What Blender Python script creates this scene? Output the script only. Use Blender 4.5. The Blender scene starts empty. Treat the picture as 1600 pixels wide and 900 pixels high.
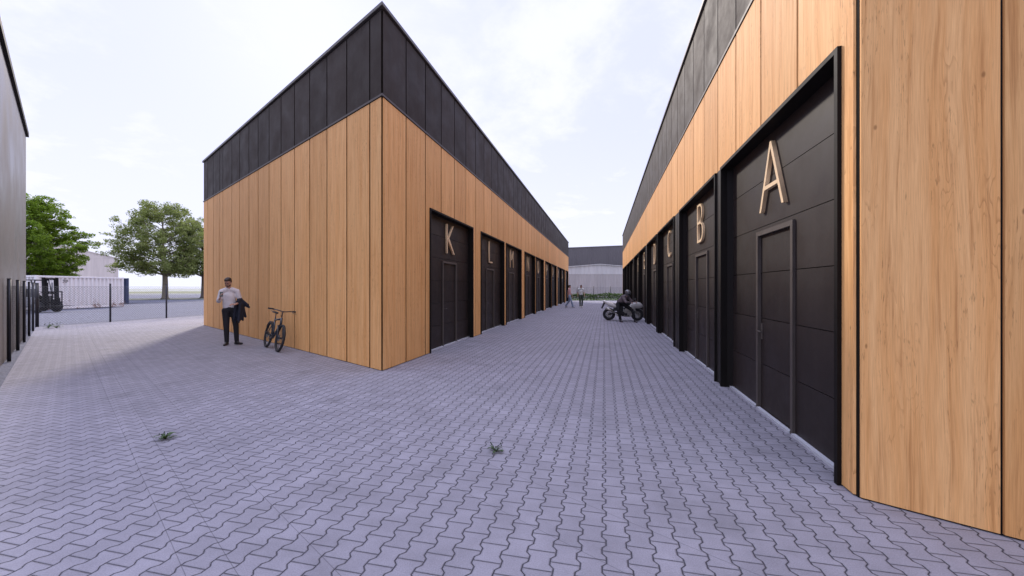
import bpy, bmesh, math, random
from mathutils import Vector, Matrix, Euler
R = math.radians
random.seed(7)
S = bpy.context.scene
COL = S.collection

# ------------------------------------------------------------------ camera
H = 1.55                      # eye height
cam_d = bpy.data.cameras.new('camera'); cam = bpy.data.objects.new('camera', cam_d); COL.objects.link(cam)
cam.location = (0, 0, H); cam.rotation_euler = (R(90), 0, 0)
cam_d.sensor_width = 36; cam_d.lens = 36*630/1600
cam_d.clip_start = 0.05; cam_d.clip_end = 5000
S.camera = cam

# ------------------------------------------------------------------ light
SUN_EL, SUN_AZ = 30.0, math.degrees(math.atan2(-0.44, 0.90))     # azimuth from +Y towards +X
sun_dir = Vector((math.sin(R(SUN_AZ))*math.cos(R(SUN_EL)), math.cos(R(SUN_AZ))*math.cos(R(SUN_EL)), math.sin(R(SUN_EL))))
sl = bpy.data.lights.new('sun', 'SUN'); so = bpy.data.objects.new('sun', sl); COL.objects.link(so)
sl.energy = 2.4; sl.angle = R(5.0); sl.color = (1.0, 0.90, 0.78)
so.rotation_euler = sun_dir.to_track_quat('Z', 'Y').to_euler(); so.location = (0, 0, 30)

class NT:
    """tiny helper for writing node maths"""
    def __init__(s, tree): s.t = tree; s.n = tree.nodes; s.l = tree.links
    def new(s, typ, **kw):
        n = s.n.new(typ)
        for k, v in kw.items(): setattr(n, k, v)
        return n
    def put(s, sock, v):
        if isinstance(v, bpy.types.NodeSocket): s.l.new(v, sock)
        elif isinstance(v, (tuple, list)) and sock.type == 'RGBA' and len(v) == 3: sock.default_value = (*v, 1)
        else: sock.default_value = v
    def m(s, op, *a, clamp=False):
        n = s.new('ShaderNodeMath', operation=op); n.use_clamp = clamp
        for i, v in enumerate(a): s.put(n.inputs[i], v)
        return n.outputs[0]
    def vm(s, op, *a):
        n = s.new('ShaderNodeVectorMath', operation=op)
        for i, v in enumerate(a): s.put(n.inputs[i], v)
        return n.outputs['Value'] if op in ('DOT_PRODUCT', 'LENGTH') else n.outputs['Vector']
    def noise(s, vec, scale, detail=3, rough=.5, dist=0, out='Fac'):
        n = s.new('ShaderNodeTexNoise'); s.put(n.inputs['Vector'], vec); n.inputs['Scale'].default_value = scale
        n.inputs['Detail'].default_value = detail; n.inputs['Roughness'].default_value = rough; n.inputs['Distortion'].default_value = dist
        return n.outputs[out]
    def ss(s, v, a, b, c=0., d=1., typ='SMOOTHSTEP'):
        n = s.new('ShaderNodeMapRange', interpolation_type=typ); s.put(n.inputs[0], v)
        for i, x in zip((1, 2, 3, 4), (a, b, c, d)): s.put(n.inputs[i], x)
        return n.outputs[0]
    def mix(s, f, a, b, mode='MIX'):
        n = s.new('ShaderNodeMix', data_type='RGBA', blend_type=mode)
        s.put(n.inputs[0], f); s.put(n.inputs[6], a); s.put(n.inputs[7], b)
        return n.outputs[2]
    def comb(s, x, y, z):
        n = s.new('ShaderNodeCombineXYZ')
        for i, v in enumerate((x, y, z)): s.put(n.inputs[i], v)
        return n.outputs[0]
    def bump(s, h, dist, strength=1.):
        n = s.new('ShaderNodeBump'); s.put(n.inputs['Height'], h); n.inputs['Distance'].default_value = dist
        n.inputs['Strength'].default_value = strength
        return n.outputs[0]

W = bpy.data.worlds.new('World'); S.world = W; W.use_nodes = True
w = NT(W.node_tree); w.n.clear()
sky = w.new('ShaderNodeTexSky', sky_type='NISHITA'); sky.sun_disc = False
sky.sun_elevation = R(SUN_EL); sky.sun_rotation = R(SUN_AZ); sky.air_density = 1.0; sky.dust_density = 1.6; sky.ozone_density = 1.6
tc = w.new('ShaderNodeTexCoord').outputs['Generated']
sp = w.new('ShaderNodeSeparateXYZ'); w.l.new(tc, sp.inputs[0])
zz = w.m('ADD', w.m('MAXIMUM', sp.outputs[2], 0.0), 0.22)
pv = w.comb(w.m('DIVIDE', sp.outputs[0], zz), w.m('DIVIDE', sp.outputs[1], zz), 0.0)
c1 = w.noise(pv, 1.15, 9, .58, .25)
c2 = w.noise(pv, 4.2, 6, .6, .3)
cl = w.ss(w.m('ADD', w.m('MULTIPLY', c1, .72), w.m('MULTIPLY', c2, .28)), .455, .575)
hor = w.ss(sp.outputs[2], .0, .42, 1., 0.)
cl = w.m('MAXIMUM', cl, w.m('MULTIPLY', hor, .85))
CLOUD = (8.45, 8.2, 8.6)
skyc = w.mix(.95, sky.outputs[0], (7.25, 7.2, 9.9))
mixc = w.mix(cl, skyc, CLOUD)
zen = w.ss(sp.outputs[2], .60, 1.0, 1.0, 2.55)          # added boost to the unseen sky overhead, to light the alley
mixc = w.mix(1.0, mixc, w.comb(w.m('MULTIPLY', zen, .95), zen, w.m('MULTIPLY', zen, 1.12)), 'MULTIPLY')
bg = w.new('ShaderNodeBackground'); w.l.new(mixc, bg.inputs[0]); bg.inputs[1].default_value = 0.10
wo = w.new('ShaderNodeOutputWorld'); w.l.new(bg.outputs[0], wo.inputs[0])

S.render.engine = 'CYCLES'
S.view_settings.view_transform = 'Standard'; S.view_settings.look = 'None'
S.view_settings.gamma = 1; S.view_settings.use_curve_mapping = False
S.view_settings.exposure = 0.30
try:
    S.cycles.max_bounces = 8; S.cycles.diffuse_bounces = 5; S.cycles.transparent_max_bounces = 24
except Exception: pass

# ------------------------------------------------------------------ materials
MATS = {}
def mat(name, col=(.5, .5, .5), rough=.6, metal=0., var=.0, vscale=6., bump=0., bscale=60., spec=.5, coat=0.):
    if name in MATS: return MATS[name]
    m = bpy.data.materials.new(name); m.use_nodes = True
    t = NT(m.node_tree); b = m.node_tree.nodes['Principled BSDF']
    o = t.new('ShaderNodeTexCoord').outputs['Object']
    nz = t.noise(o, vscale, 5, .6)
    f = t.ss(nz, .3, .7, 1-var, 1+var*.6, 'LINEAR')
    t.put(b.inputs['Base Color'], t.mix(1., (*col, 1), t.comb(f, f, f), 'MULTIPLY'))
    t.put(b.inputs['Roughness'], t.ss(nz, .2, .8, max(.02, rough-.08), min(1, rough+.08), 'LINEAR'))
    b.inputs['Metallic'].default_value = metal; b.inputs['Specular IOR Level'].default_value = spec
    b.inputs['Coat Weight'].default_value = coat
    if bump: t.put(b.inputs['Normal'], t.bump(t.noise(o, bscale, 4, .6), bump))
    MATS[name] = m; return m

U1 = Vector((.2228, .9749, 0)).normalized(); U2 = Vector((-.7466, .6653, 0)).normalized()
NP = Vector((U1.y, -U1.x, 0)); M2 = Vector((-U2.y, U2.x, 0))*-1     # M2 ~ (.6653,.7466)

def wood_mat(name, light, mid, dark):
    m = bpy.data.materials.new(name); m.use_nodes = True
    t = NT(m.node_tree); b = m.node_tree.nodes['Principled BSDF']
    uv = t.new('ShaderNodeUVMap', uv_map='UVMap').outputs[0]
    s = t.new('ShaderNodeSeparateXYZ'); t.l.new(uv, s.inputs[0]); x, y = s.outputs[0], s.outputs[1]
    warp = t.noise(t.comb(t.m('MULTIPLY', x, 2.2), t.m('MULTIPLY', y, .38), 0.), 1., 3, .5)
    wx = t.m('ADD', x, t.m('MULTIPLY', t.m('SUBTRACT', warp, .5), .13))
    broad = t.noise(t.comb(t.m('MULTIPLY', wx, 11.), t.m('MULTIPLY', y, .35), 2.), 1., 3, .6)
    mids = t.noise(t.comb(t.m('MULTIPLY', wx, 38.), t.m('MULTIPLY', y, .8), 5.), 1., 4, .6)
    fine = t.noise(t.comb(t.m('MULTIPLY', wx, 210.), t.m('MULTIPLY', y, 3.5), 9.), 1., 4, .65)
    c = t.mix(t.ss(broad, .34, .68), light, mid)
    c = t.mix(t.m('MULTIPLY', t.ss(mids, .50, .74), .62), c, dark)
    c = t.mix(t.ss(fine, .35, .70, .0, .42, 'LINEAR'), c, dark)
    # cathedral growth lines, only in parts of each board
    ringc = t.noise(t.comb(t.m('MULTIPLY', x, 5.5), t.m('MULTIPLY', y, .55), 13.), 1., 3, .55)
    rings = t.m('FRACT', t.m('MULTIPLY', ringc, 26.))
    rl = t.m('MULTIPLY', t.ss(rings, .72, .98), t.ss(t.noise(t.comb(t.m('MULTIPLY', x, 4.), t.m('MULTIPLY', y, .7), 30.), 1., 2), .50, .66))
    c = t.mix(t.m('MULTIPLY', rl, .50), c, dark)
    # dark pores and small knots
    fl = t.noise(t.comb(t.m('MULTIPLY', wx, 120.), t.m('MULTIPLY', y, 9.), 3.), 1., 3, .6)
    zone = t.ss(t.noise(t.comb(t.m('MULTIPLY', wx, 9.), t.m('MULTIPLY', y, .9), 40.), 1., 2), .47, .62)
    c = t.mix(t.m('MULTIPLY', t.m('MULTIPLY', t.ss(fl, .57, .69), zone), .58), c, tuple(v*.45 for v in dark))
    vo = t.new('ShaderNodeTexVoronoi', feature='F1'); t.put(vo.inputs['Vector'], t.comb(t.m('MULTIPLY', wx, 6.5), t.m('MULTIPLY', y, 3.0), 0.)); vo.inputs['Scale'].default_value = .75
    kn = t.m('MULTIPLY', t.ss(vo.outputs['Distance'], .018, .06, 1., 0.), .6)
    c = t.mix(kn, c, tuple(v*.5 for v in dark))
    a = t.new('ShaderNodeAttribute', attribute_name='pid').outputs['Fac']
    tone = t.ss(a, 0., 1., .90, 1.08, 'LINEAR')
    c = t.mix(1., c, t.comb(tone, t.m('POWER', tone, 1.1), t.m('POWER', tone, 1.25)), 'MULTIPLY')
    t.put(b.inputs['Base Color'], c)
    t.put(b.inputs['Roughness'], t.ss(mids, .2, .8, .50, .68, 'LINEAR')); b.inputs['Specular IOR Level'].default_value = .14
    t.put(b.inputs['Normal'], t.bump(t.m('ADD', t.m('MULTIPLY', fine, .5), mids), .0012, .6))
    MATS[name] = m; return m
WOOD = wood_mat('timber', (.93, .535, .222), (.84, .430, .155), (.42, .170, .052))
LETW = mat('letter_timber', (.84, .60, .34), .6, var=.12, vscale=9)

def metal_panel_mat(name, col, rough=.42):
    m = bpy.data.materials.new(name); m.use_nodes = True
    t = NT(m.node_tree); b = m.node_tree.nodes['Principled BSDF']
    uv = t.new('ShaderNodeUVMap', uv_map='UVMap').outputs[0]
    s = t.new('ShaderNodeSeparateXYZ'); t.l.new(uv, s.inputs[0]); x, y = s.outputs[0], s.outputs[1]
    n1 = t.noise(t.comb(t.m('MULTIPLY', x, 1.), t.m('MULTIPLY', y, 1.), 0.), 1.6, 6, .65)
    n2 = t.noise(t.comb(t.m('MULTIPLY', x, 160.), t.m('MULTIPLY', y, 5.), 0.), 1., 4, .6)
    n3 = t.noise(t.comb(t.m('MULTIPLY', x, 9.), t.m('MULTIPLY', y, .6), 4.), 1., 4, .6)
    f = t.m('ADD', t.ss(n1, .3, .7, .96, 1.04, 'LINEAR'), t.ss(n3, .35, .7, -.08, .10, 'LINEAR'))
    a = t.new('ShaderNodeAttribute', attribute_name='pid').outputs['Fac']
    f = t.m('MULTIPLY', f, t.ss(a, 0., 1., .86, 1.14, 'LINEAR'))
    t.put(b.inputs['Base Color'], t.mix(1., (*col, 1), t.comb(f, f, f), 'MULTIPLY'))
    t.put(b.inputs['Roughness'], t.ss(n1, .3, .7, rough-.08, rough+.14, 'LINEAR')); b.inputs['Specular IOR Level'].default_value = .22
    t.put(b.inputs['Normal'], t.bump(n2, .0008, .5))
    MATS[name] = m; return m
FASCIA = metal_panel_mat('charcoal_panel', (.035, .0235, .0175), .62)
DOORM = metal_panel_mat('door_panel', (.027, .0200, .0180), .5)
BLACK = mat('black_steel', (.010, .0078, .0065), .6, var=.2, spec=.15)
COPE = mat('coping_grey', (.105, .092, .082), .45, metal=.1, var=.15)
FRAMEG = mat('frame_grey', (.085, .070, .060), .50, var=.12, spec=.3)
ALU = mat('aluminium', (.52, .53, .55), .38, metal=.35, var=.15)
ROOFM = mat('roof_felt', (.10, .10, .10), .9, var=.2)

def paving_mat():
    m = bpy.data.materials.new('block_paving'); m.use_nodes = True
    t = NT(m.node_tree); b = m.node_tree.nodes['Principled BSDF']
    P = t.new('ShaderNodeTexCoord').outputs['Object']
    Wd, L, A = .1434, .1625, .085
    a = t.vm('DOT_PRODUCT', P, tuple(NP/Wd)); bb = t.vm('DOT_PRODUCT', P, tuple(U1/L))
    a = t.m('ADD', a, 400.); bb = t.m('ADD', bb, 400.)
    # hand laid: slight waviness
    wob = t.noise(P, 1.7, 2); a = t.m('ADD', a, t.m('MULTIPLY', t.m('SUBTRACT', wob, .5), .10))
    ft = t.m('FRACT', bb)
    tri = t.m('SUBTRACT', t.m('MULTIPLY', t.m('ABSOLUTE', t.m('SUBTRACT', ft, .5)), 4.), 1.)
    T = t.m('MULTIPLY', t.m('MAXIMUM', t.m('MINIMUM', t.m('MULTIPLY', tri, 3.0), 1.), -1.), A)
    j = t.m('ROUND', a); par = t.m('FLOORED_MODULO', j, 2.)
    pos = t.m('ADD', j, t.m('MULTIPLY', T, t.m('SUBTRACT', t.m('MULTIPLY', par, 2.), 1.)))
    d = t.m('SUBTRACT', a, pos)
    col = t.m('SUBTRACT', j, t.m('LESS_THAN', d, 0.))
    side = t.m('MULTIPLY', t.m('ABSOLUTE', d), Wd)
    b2 = t.m('SUBTRACT', bb, t.m('MULTIPLY', t.m('FLOORED_MODULO', col, 2.), .5))
    r = t.m('ROUND', b2); rowd = t.m('MULTIPLY', t.m('ABSOLUTE', t.m('SUBTRACT', b2, r)), L)
    cellrow = t.m('FLOOR', b2)
    wn = t.new('ShaderNodeTexWhiteNoise', noise_dimensions='2D'); t.put(wn.inputs['Vector'], t.comb(col, cellrow, 0.))
    rnd = wn.outputs['Value']
    ragged = t.m('MULTIPLY', t.m('SUBTRACT', t.noise(P, 95., 3, .6), .5), .0045)
    s1 = t.m('ADD', side, ragged); s2 = t.m('ADD', rowd, ragged)
    ms = t.ss(s1, .0020, .0056); mr = t.ss(s2, .0010, .0036)
    mask = t.m('MULTIPLY', ms, mr)
    # long thin saw cuts across the bond
    cc = t.vm('DOT_PRODUCT', P, tuple(M2))
    cut = None
    for k, ck in enumerate((.452, .642, 1.008, 2.046, 2.136, 2.512, 4.35, 6.2)):
        e = t.ss(t.m('ABSOLUTE', t.m('SUBTRACT', cc, ck)), .0008, .0030, .55 if k != 4 else .15, 0.)
        cut = e if cut is None else t.m('MAXIMUM', cut, e)
    big = t.noise(P, .35, 5, .6); md = t.noise(P, 3.1, 6, .65); fi = t.noise(P, 130., 4, .7); sp_ = t.noise(P, 420., 2, .6)
    base = t.mix(t.ss(rnd, 0., 1.), (.258, .248, .278), (.286, .275, .308))
    v = t.m('MULTIPLY', t.m('MULTIPLY', t.ss(big, .3, .7, .90, 1.06, 'LINEAR'), t.ss(md, .32, .68, .84, 1.09, 'LINEAR')), t.ss(fi, .28, .72, .74, 1.20, 'LINEAR'))
    base = t.mix(1., base, t.comb(v, v, v), 'MULTIPLY')
    dirt = t.m('MULTIPLY', t.ss(t.noise(P, 1.15, 6, .7, .3), .52, .70), .55)
    base = t.mix(dirt, base, (.165, .16, .175))
    base = t.mix(t.ss(sp_, .64, .74, 0., .5), base, (.09, .09, .10))
    edge = t.m('MULTIPLY', t.ss(t.m('MINIMUM', side, rowd), .003, .013), 1.)
    base = t.mix(t.m('MULTIPLY', t.m('SUBTRACT', 1., edge), .22), base, (.13, .13, .14))
    base = t.mix(cut, base, (.05, .05, .06))
    base = t.mix(mask, (.042, .040, .050), base)
    t.put(b.inputs['Base Color'], base)
    t.put(b.inputs['Roughness'], t.ss(md, .3, .7, .72, .9, 'LINEAR')); b.inputs['Specular IOR Level'].default_value = .35
    h = t.m('ADD', t.m('MULTIPLY', t.m('MULTIPLY', t.ss(side, .001, .010), t.ss(rowd, .0005, .008)), 1.), t.m('MULTIPLY', fi, .10))
    h = t.m('ADD', h, t.m('MULTIPLY', rnd, .12)); h = t.m('SUBTRACT', h, t.m('MULTIPLY', cut, .3))
    t.put(b.inputs['Normal'], t.bump(h, .0055, .9))
    return m
def gravel_mat():
    m = bpy.data.materials.new('gravel'); m.use_nodes = True
    t = NT(m.node_tree); b = m.node_tree.nodes['Principled BSDF']
    P = t.new('ShaderNodeTexCoord').outputs['Object']
    v = t.new('ShaderNodeTexVoronoi'); t.put(v.inputs['Vector'], P); v.inputs['Scale'].default_value = 20.
    s = t.new('ShaderNodeSeparateColor'); t.l.new(v.outputs['Color'], s.inputs[0])
    c = t.mix(s.outputs[0], (.055, .06, .085), (.21, .215, .265))
    c = t.mix(t.ss(t.noise(P, .25, 5), .35, .65), c, (.125, .13, .165))
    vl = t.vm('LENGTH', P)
    far = t.ss(vl, 95., 190.)  # distance haze put into the ground colour, paler far out
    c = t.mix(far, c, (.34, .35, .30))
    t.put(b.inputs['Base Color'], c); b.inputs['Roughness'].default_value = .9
    t.put(b.inputs['Normal'], t.bump(v.outputs['Distance'], .03, .6))
    return m
def grass_mat(name, c1=(.06, .095, .030), c2=(.12, .145, .05)):
    m = bpy.data.materials.new(name); m.use_nodes = True
    t = NT(m.node_tree); b = m.node_tree.nodes['Principled BSDF']
    P = t.new('ShaderNodeTexCoord').outputs['Object']
    c = t.mix(t.ss(t.noise(P, 1.2, 6, .7), .35, .65), c1, c2)
    c = t.mix(t.ss(t.noise(P, 22., 4, .7), .4, .7, 0, .6), c, tuple(v*.45 for v in c1))
    t.put(b.inputs['Base Color'], c); b.inputs['Roughness'].default_value = .85
    return m
def leaf_mat(name, c1, c2, trans=.5):
    m = bpy.data.materials.new(name); m.use_nodes = True
    t = NT(m.node_tree); b = m.node_tree.nodes['Principled BSDF']
    a = t.new('ShaderNodeAttribute', attribute_name='pid').outputs['Fac']
    P = t.new('ShaderNodeTexCoord').outputs['Object']
    c = t.mix(a, c1, c2); c = t.mix(t.ss(t.noise(P, .7, 3), .4, .65, 0, .45), c, tuple(v*.55 for v in c1))
    t.put(b.inputs['Base Color'], c); b.inputs['Roughness'].default_value = .5; b.inputs['Specular IOR Level'].default_value = .3
    tr = t.new('ShaderNodeBsdfTranslucent'); t.put(tr.inputs[0], t.mix(.5, c, (.16, .22, .03)))
    mx = t.new('ShaderNodeMixShader'); mx.inputs[0].default_value = trans
    t.l.new(b.outputs[0], mx.inputs[1]); t.l.new(tr.outputs[0], mx.inputs[2])
    t.l.new(mx.outputs[0], m.node_tree.nodes['Material Output'].inputs[0])
    return m

# ------------------------------------------------------------------ mesh builder
class MB:
    def __init__(s): s.v = []; s.f = []; s.uv = []; s.pid = []; s.sm = []
    def poly(s, vs, faces, uvf=None, pid=None, smooth=False):
        o = len(s.v); s.v += [tuple(Vector(v)) for v in vs]
        for f in faces:
            s.f.append([o+i for i in f]); s.sm.append(smooth)
            s.uv.append([(uvf(Vector(vs[i])) if uvf else (0., 0.)) for i in f]); s.pid.append(0. if pid is None else pid)
        return s
    def hexa(s, b, t, **k):       # four bottom corners, four top corners
        return s.poly(list(b)+list(t), [(0,3,2,1),(4,5,6,7),(0,1,5,4),(1,2,6,5),(2,3,7,6),(3,0,4,7)], **k)
    def box(s, x0, x1, y0, y1, z0, z1, M=None, **k):
        c = [Vector((x,y,z)) for z in (z0,z1) for x,y in ((x0,y0),(x1,y0),(x1,y1),(x0,y1))]
        if M is not None: c = [M @ v for v in c]
        return s.hexa(c[:4], c[4:], **k)
    def cbox(s, c, sz, rot=(0,0,0), **k):
        M = Matrix.Translation(c) @ Euler(rot).to_matrix().to_4x4()
        a,b,d = (v/2 for v in sz); return s.box(-a,a,-b,b,-d,d,M, **k)
    def tube(s, pts, rad, n=8, cap=True, smooth=True, pid=None):
        pts = [Vector(p) for p in pts]
        if not isinstance(rad, (list, tuple)): rad = [rad]*len(pts)
        vs = []; up = None
        for i, p in enumerate(pts):
            d = (pts[min(i+1, len(pts)-1)]-pts[max(i-1, 0)]).normalized()
            if up is None:
                up = Vector((0,0,1)) if abs(d.z) < .9 else Vector((1,0,0))
            a = d.cross(up)
            if a.length < 1e-5: a = d.cross(Vector((0,1,0)))
            a.normalize(); b = a.cross(d).normalized(); up = b
            for k in range(n):
                t = 2*math.pi*k/n; vs.append(p+(a*math.cos(t)+b*math.sin(t))*rad[i])
        fs = []
        for i in range(len(pts)-1):
            for k in range(n):
                k2 = (k+1) % n; fs.append((i*n+k, (i+1)*n+k, (i+1)*n+k2, i*n+k2))
        if cap: fs += [tuple(range(n)), tuple(reversed(range((len(pts)-1)*n, len(pts)*n)))]
        return s.poly(vs, fs, smooth=smooth, pid=pid)
    def ring(s, c, axis, R0, r, n=32, m=8, sx=1.):     # torus
        c = Vector(c); ax = Vector(axis).normalized(); a = ax.orthogonal().normalized(); b = ax.cross(a)
        vs = []; fs = []
        for i in range(n):
            t = 2*math.pi*i/n; rd = a*math.cos(t)+b*math.sin(t)
            for k in range(m):
                q = 2*math.pi*k/m; vs.append(c+rd*(R0+r*math.cos(q))+ax*(r*sx*math.sin(q)))
        for i in range(n):
            for k in range(m):
                fs.append((i*m+k, ((i+1)%n)*m+k, ((i+1)%n)*m+(k+1)%m, i*m+(k+1)%m))
        return s.poly(vs, fs, smooth=True)
    def disc(s, c, axis, r, w, n=24):
        ax = Vector(axis).normalized(); return s.tube([Vector(c)-ax*w/2, Vector(c)+ax*w/2], r, n, smooth=False)
    def ell(s, c, rad, rot=(0,0,0), n=16, m=10):
        Mx = Matrix.Translation(c) @ Euler(rot).to_matrix().to_4x4() @ Matrix.Diagonal((*rad, 1))
        vs = [Mx @ Vector((0,0,1))]
        for i in range(1, m):
            p = math.pi*i/m
            for k in range(n):
                t = 2*math.pi*k/n; vs.append(Mx @ Vector((math.sin(p)*math.cos(t), math.sin(p)*math.sin(t), math.cos(p))))
        vs.append(Mx @ Vector((0,0,-1)))
        fs = [(0, 1+k, 1+(k+1)%n) for k in range(n)]
        for i in range(m-2):
            for k in range(n):
                fs.append((1+i*n+k, 1+(i+1)*n+k, 1+(i+1)*n+(k+1)%n, 1+i*n+(k+1)%n))
        l = len(vs)-1; fs += [(l, 1+(m-2)*n+(k+1)%n, 1+(m-2)*n+k) for k in range(n)]
        return s.poly(vs, fs, smooth=True)
    def loft(s, secs, cap=True, smooth=True):     # list of equal-length rings
        n = len(secs[0]); vs = [v for q in secs for v in q]; fs = []
        for i in range(len(secs)-1):
            for k in range(n):
                k2 = (k+1)%n; fs.append((i*n+k, i*n+k2, (i+1)*n+k2, (i+1)*n+k))
        if cap: fs += [tuple(reversed(range(n))), tuple(range((len(secs)-1)*n, len(secs)*n))]
        return s.poly(vs, fs, smooth=smooth)
    def mesh(s, name, off=(0,0,0)):
        off = Vector(off); me = bpy.data.meshes.new(name)
        me.from_pydata([tuple(Vector(v)-off) for v in s.v], [], s.f); 
        uvl = me.uv_layers.new(name='UVMap'); flat = []
        for q in s.uv:
            for c in q: flat += list(c)
        uvl.data.foreach_set('uv', flat)
        at = me.attributes.new('pid', 'FLOAT', 'FACE'); at.data.foreach_set('value', s.pid)
        me.polygons.foreach_set('use_smooth', s.sm); me.update()
        bm = bmesh.new(); bm.from_mesh(me); 
        if len(me.polygons) < 60000 and not getattr(s, 'noflip', False): bmesh.ops.recalc_face_normals(bm, faces=bm.faces)
        bm.to_mesh(me); bm.free()
        return me

def tag(o, label=None, cat=None, group=None, kind=None):
    if label: o['label'] = label
    if cat: o['category'] = cat
    if group: o['group'] = group
    if kind: o['kind'] = kind
    return o
def thing(name, loc=(0,0,0), rz=0, label=None, cat=None, group=None, rot=None):
    o = bpy.data.objects.new(name, None); COL.objects.link(o); o.location = loc
    o.rotation_euler = rot if rot else (0,0,rz); o.empty_display_size = .2
    return tag(o, label, cat, group)
def obj(name, mb, material, parent=None, off=(0,0,0), loc=None, rz=0, bevel=0, label=None):
    me = mb if isinstance(mb, bpy.types.Mesh) else mb.mesh(name, off)
    if material and not me.materials: me.materials.append(material)
    o = bpy.data.objects.new(name, me); COL.objects.link(o)
    if parent: o.parent = parent
    if loc is not None: o.location = loc; o.rotation_euler = (0,0,rz)
    if bevel:
        b = o.modifiers.new('bevel', 'BEVEL'); b.width = bevel; b.segments = 2; b.limit_method = 'ANGLE'; b.angle_limit = R(40)
    if label: o['label'] = label
    return o
def copy_tree(o, parent=None):
    c = o.copy(); COL.objects.link(c)
    if parent: c.parent = parent
    for ch in list(o.children): copy_tree(ch, c)
    return c

# ------------------------------------------------------------------ ground
def sheet(name, pts, z, material, kind='structure', label=None, cat=None):
    mb = MB(); mb.poly([(x, y, z) for x, y in pts], [tuple(range(len(pts)))])
    return tag(obj(name, mb, material), label, cat, None, kind)
g = MB(); n = 64
g.poly([(1400*math.cos(2*math.pi*i/n), 1400*math.sin(2*math.pi*i/n), -.012) for i in range(n)], [tuple(range(n))])
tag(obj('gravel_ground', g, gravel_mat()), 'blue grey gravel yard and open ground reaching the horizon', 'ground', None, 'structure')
F0 = Vector((-18.88, 16.0, 0))
pa = F0 - U2*60; pb = F0 + U1*34.6
PAV = sheet('paving', [(F0.x, F0.y), (pa.x, pa.y), (60, -26), (60, 49.8), (pb.x, 49.8)], 0, paving_mat(), label='grey interlocking concrete block paving between the garages', cat='paving')
GR = grass_mat('verge_grass')
def strip(name, pts_lo, pts_hi, z, material, label, cat):
    mb = MB(); n = len(pts_lo)
    mb.poly([(x,y,z) for x,y in pts_lo]+[(x,y,z) for x,y in pts_hi], [(i, i+1, n+i+1, n+i) for i in range(n-1)])
    return tag(obj(name, mb, material), label, cat, None, 'structure')
strip('grass_verge', [(-95,54),(-60,53.5),(-48,54.5),(-30,57),(-14,62)], [(-95,58.5),(-60,58.2),(-48,59.6),(-30,62),(-14,67)], -.006, GR, 'thin dark grass verge under the trees', 'grass')
strip('far_grass', [(-160,118),(-95,116),(-70,112),(-40,98),(-20,92)], [(-160,190),(-95,190),(-70,180),(-40,165),(-20,160)], -.004, grass_mat('dry_grass', (.14,.16,.07), (.22,.23,.11)), 'olive grass field beyond the far gravel', 'grass')
strip('lawn', [(-10,49.8),(60,49.8)], [(-10,60),(60,60)], -.003, GR, 'grass behind the low hedge at the alley end', 'grass')

# ------------------------------------------------------------------ garages
TOPZ, BANDZ, HEADZ = 6.85, 5.13, 3.43
SIN = U1.cross(U2).length
def fontmesh(ch, w_, h_, depth):
    c = bpy.data.curves.new('glyph', 'FONT'); c.body = ch; c.size = 1; c.extrude = .5; c.resolution_u = 6; c.offset = -.026
    o = bpy.data.objects.new('glyph', c); COL.objects.link(o); bpy.context.view_layer.update()
    dg = bpy.context.evaluated_depsgraph_get(); me = bpy.data.meshes.new_from_object(o.evaluated_get(dg))
    bpy.data.objects.remove(o); bpy.data.curves.remove(c)
    xs = [v.co.x for v in me.vertices]; ys = [v.co.y for v in me.vertices]; zs = [v.co.z for v in me.vertices]
    x0, x1, y0, y1, z0, z1 = min(xs), max(xs), min(ys), max(ys), min(zs), max(zs)
    for v in me.vertices:
        X = ((v.co.x-x0)/(x1-x0)-.5)*w_; Z = (v.co.y-y0)/(y1-y0)*h_; Y = -(v.co.z-z0)/(z1-z0)*depth
        v.co = (X, Y, Z)
    me.materials.clear(); me.name = 'letter'
    return me
LETW_ = dict(A=.70, B=.50, C=.54, D=.54, E=.46, F=.45, G=.58, H=.54, I=.10, J=.34, K=.58, L=.44, M=.64, N=.54, O=.60, P=.48, Q=.60, R=.54, S=.50, T=.52)

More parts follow.
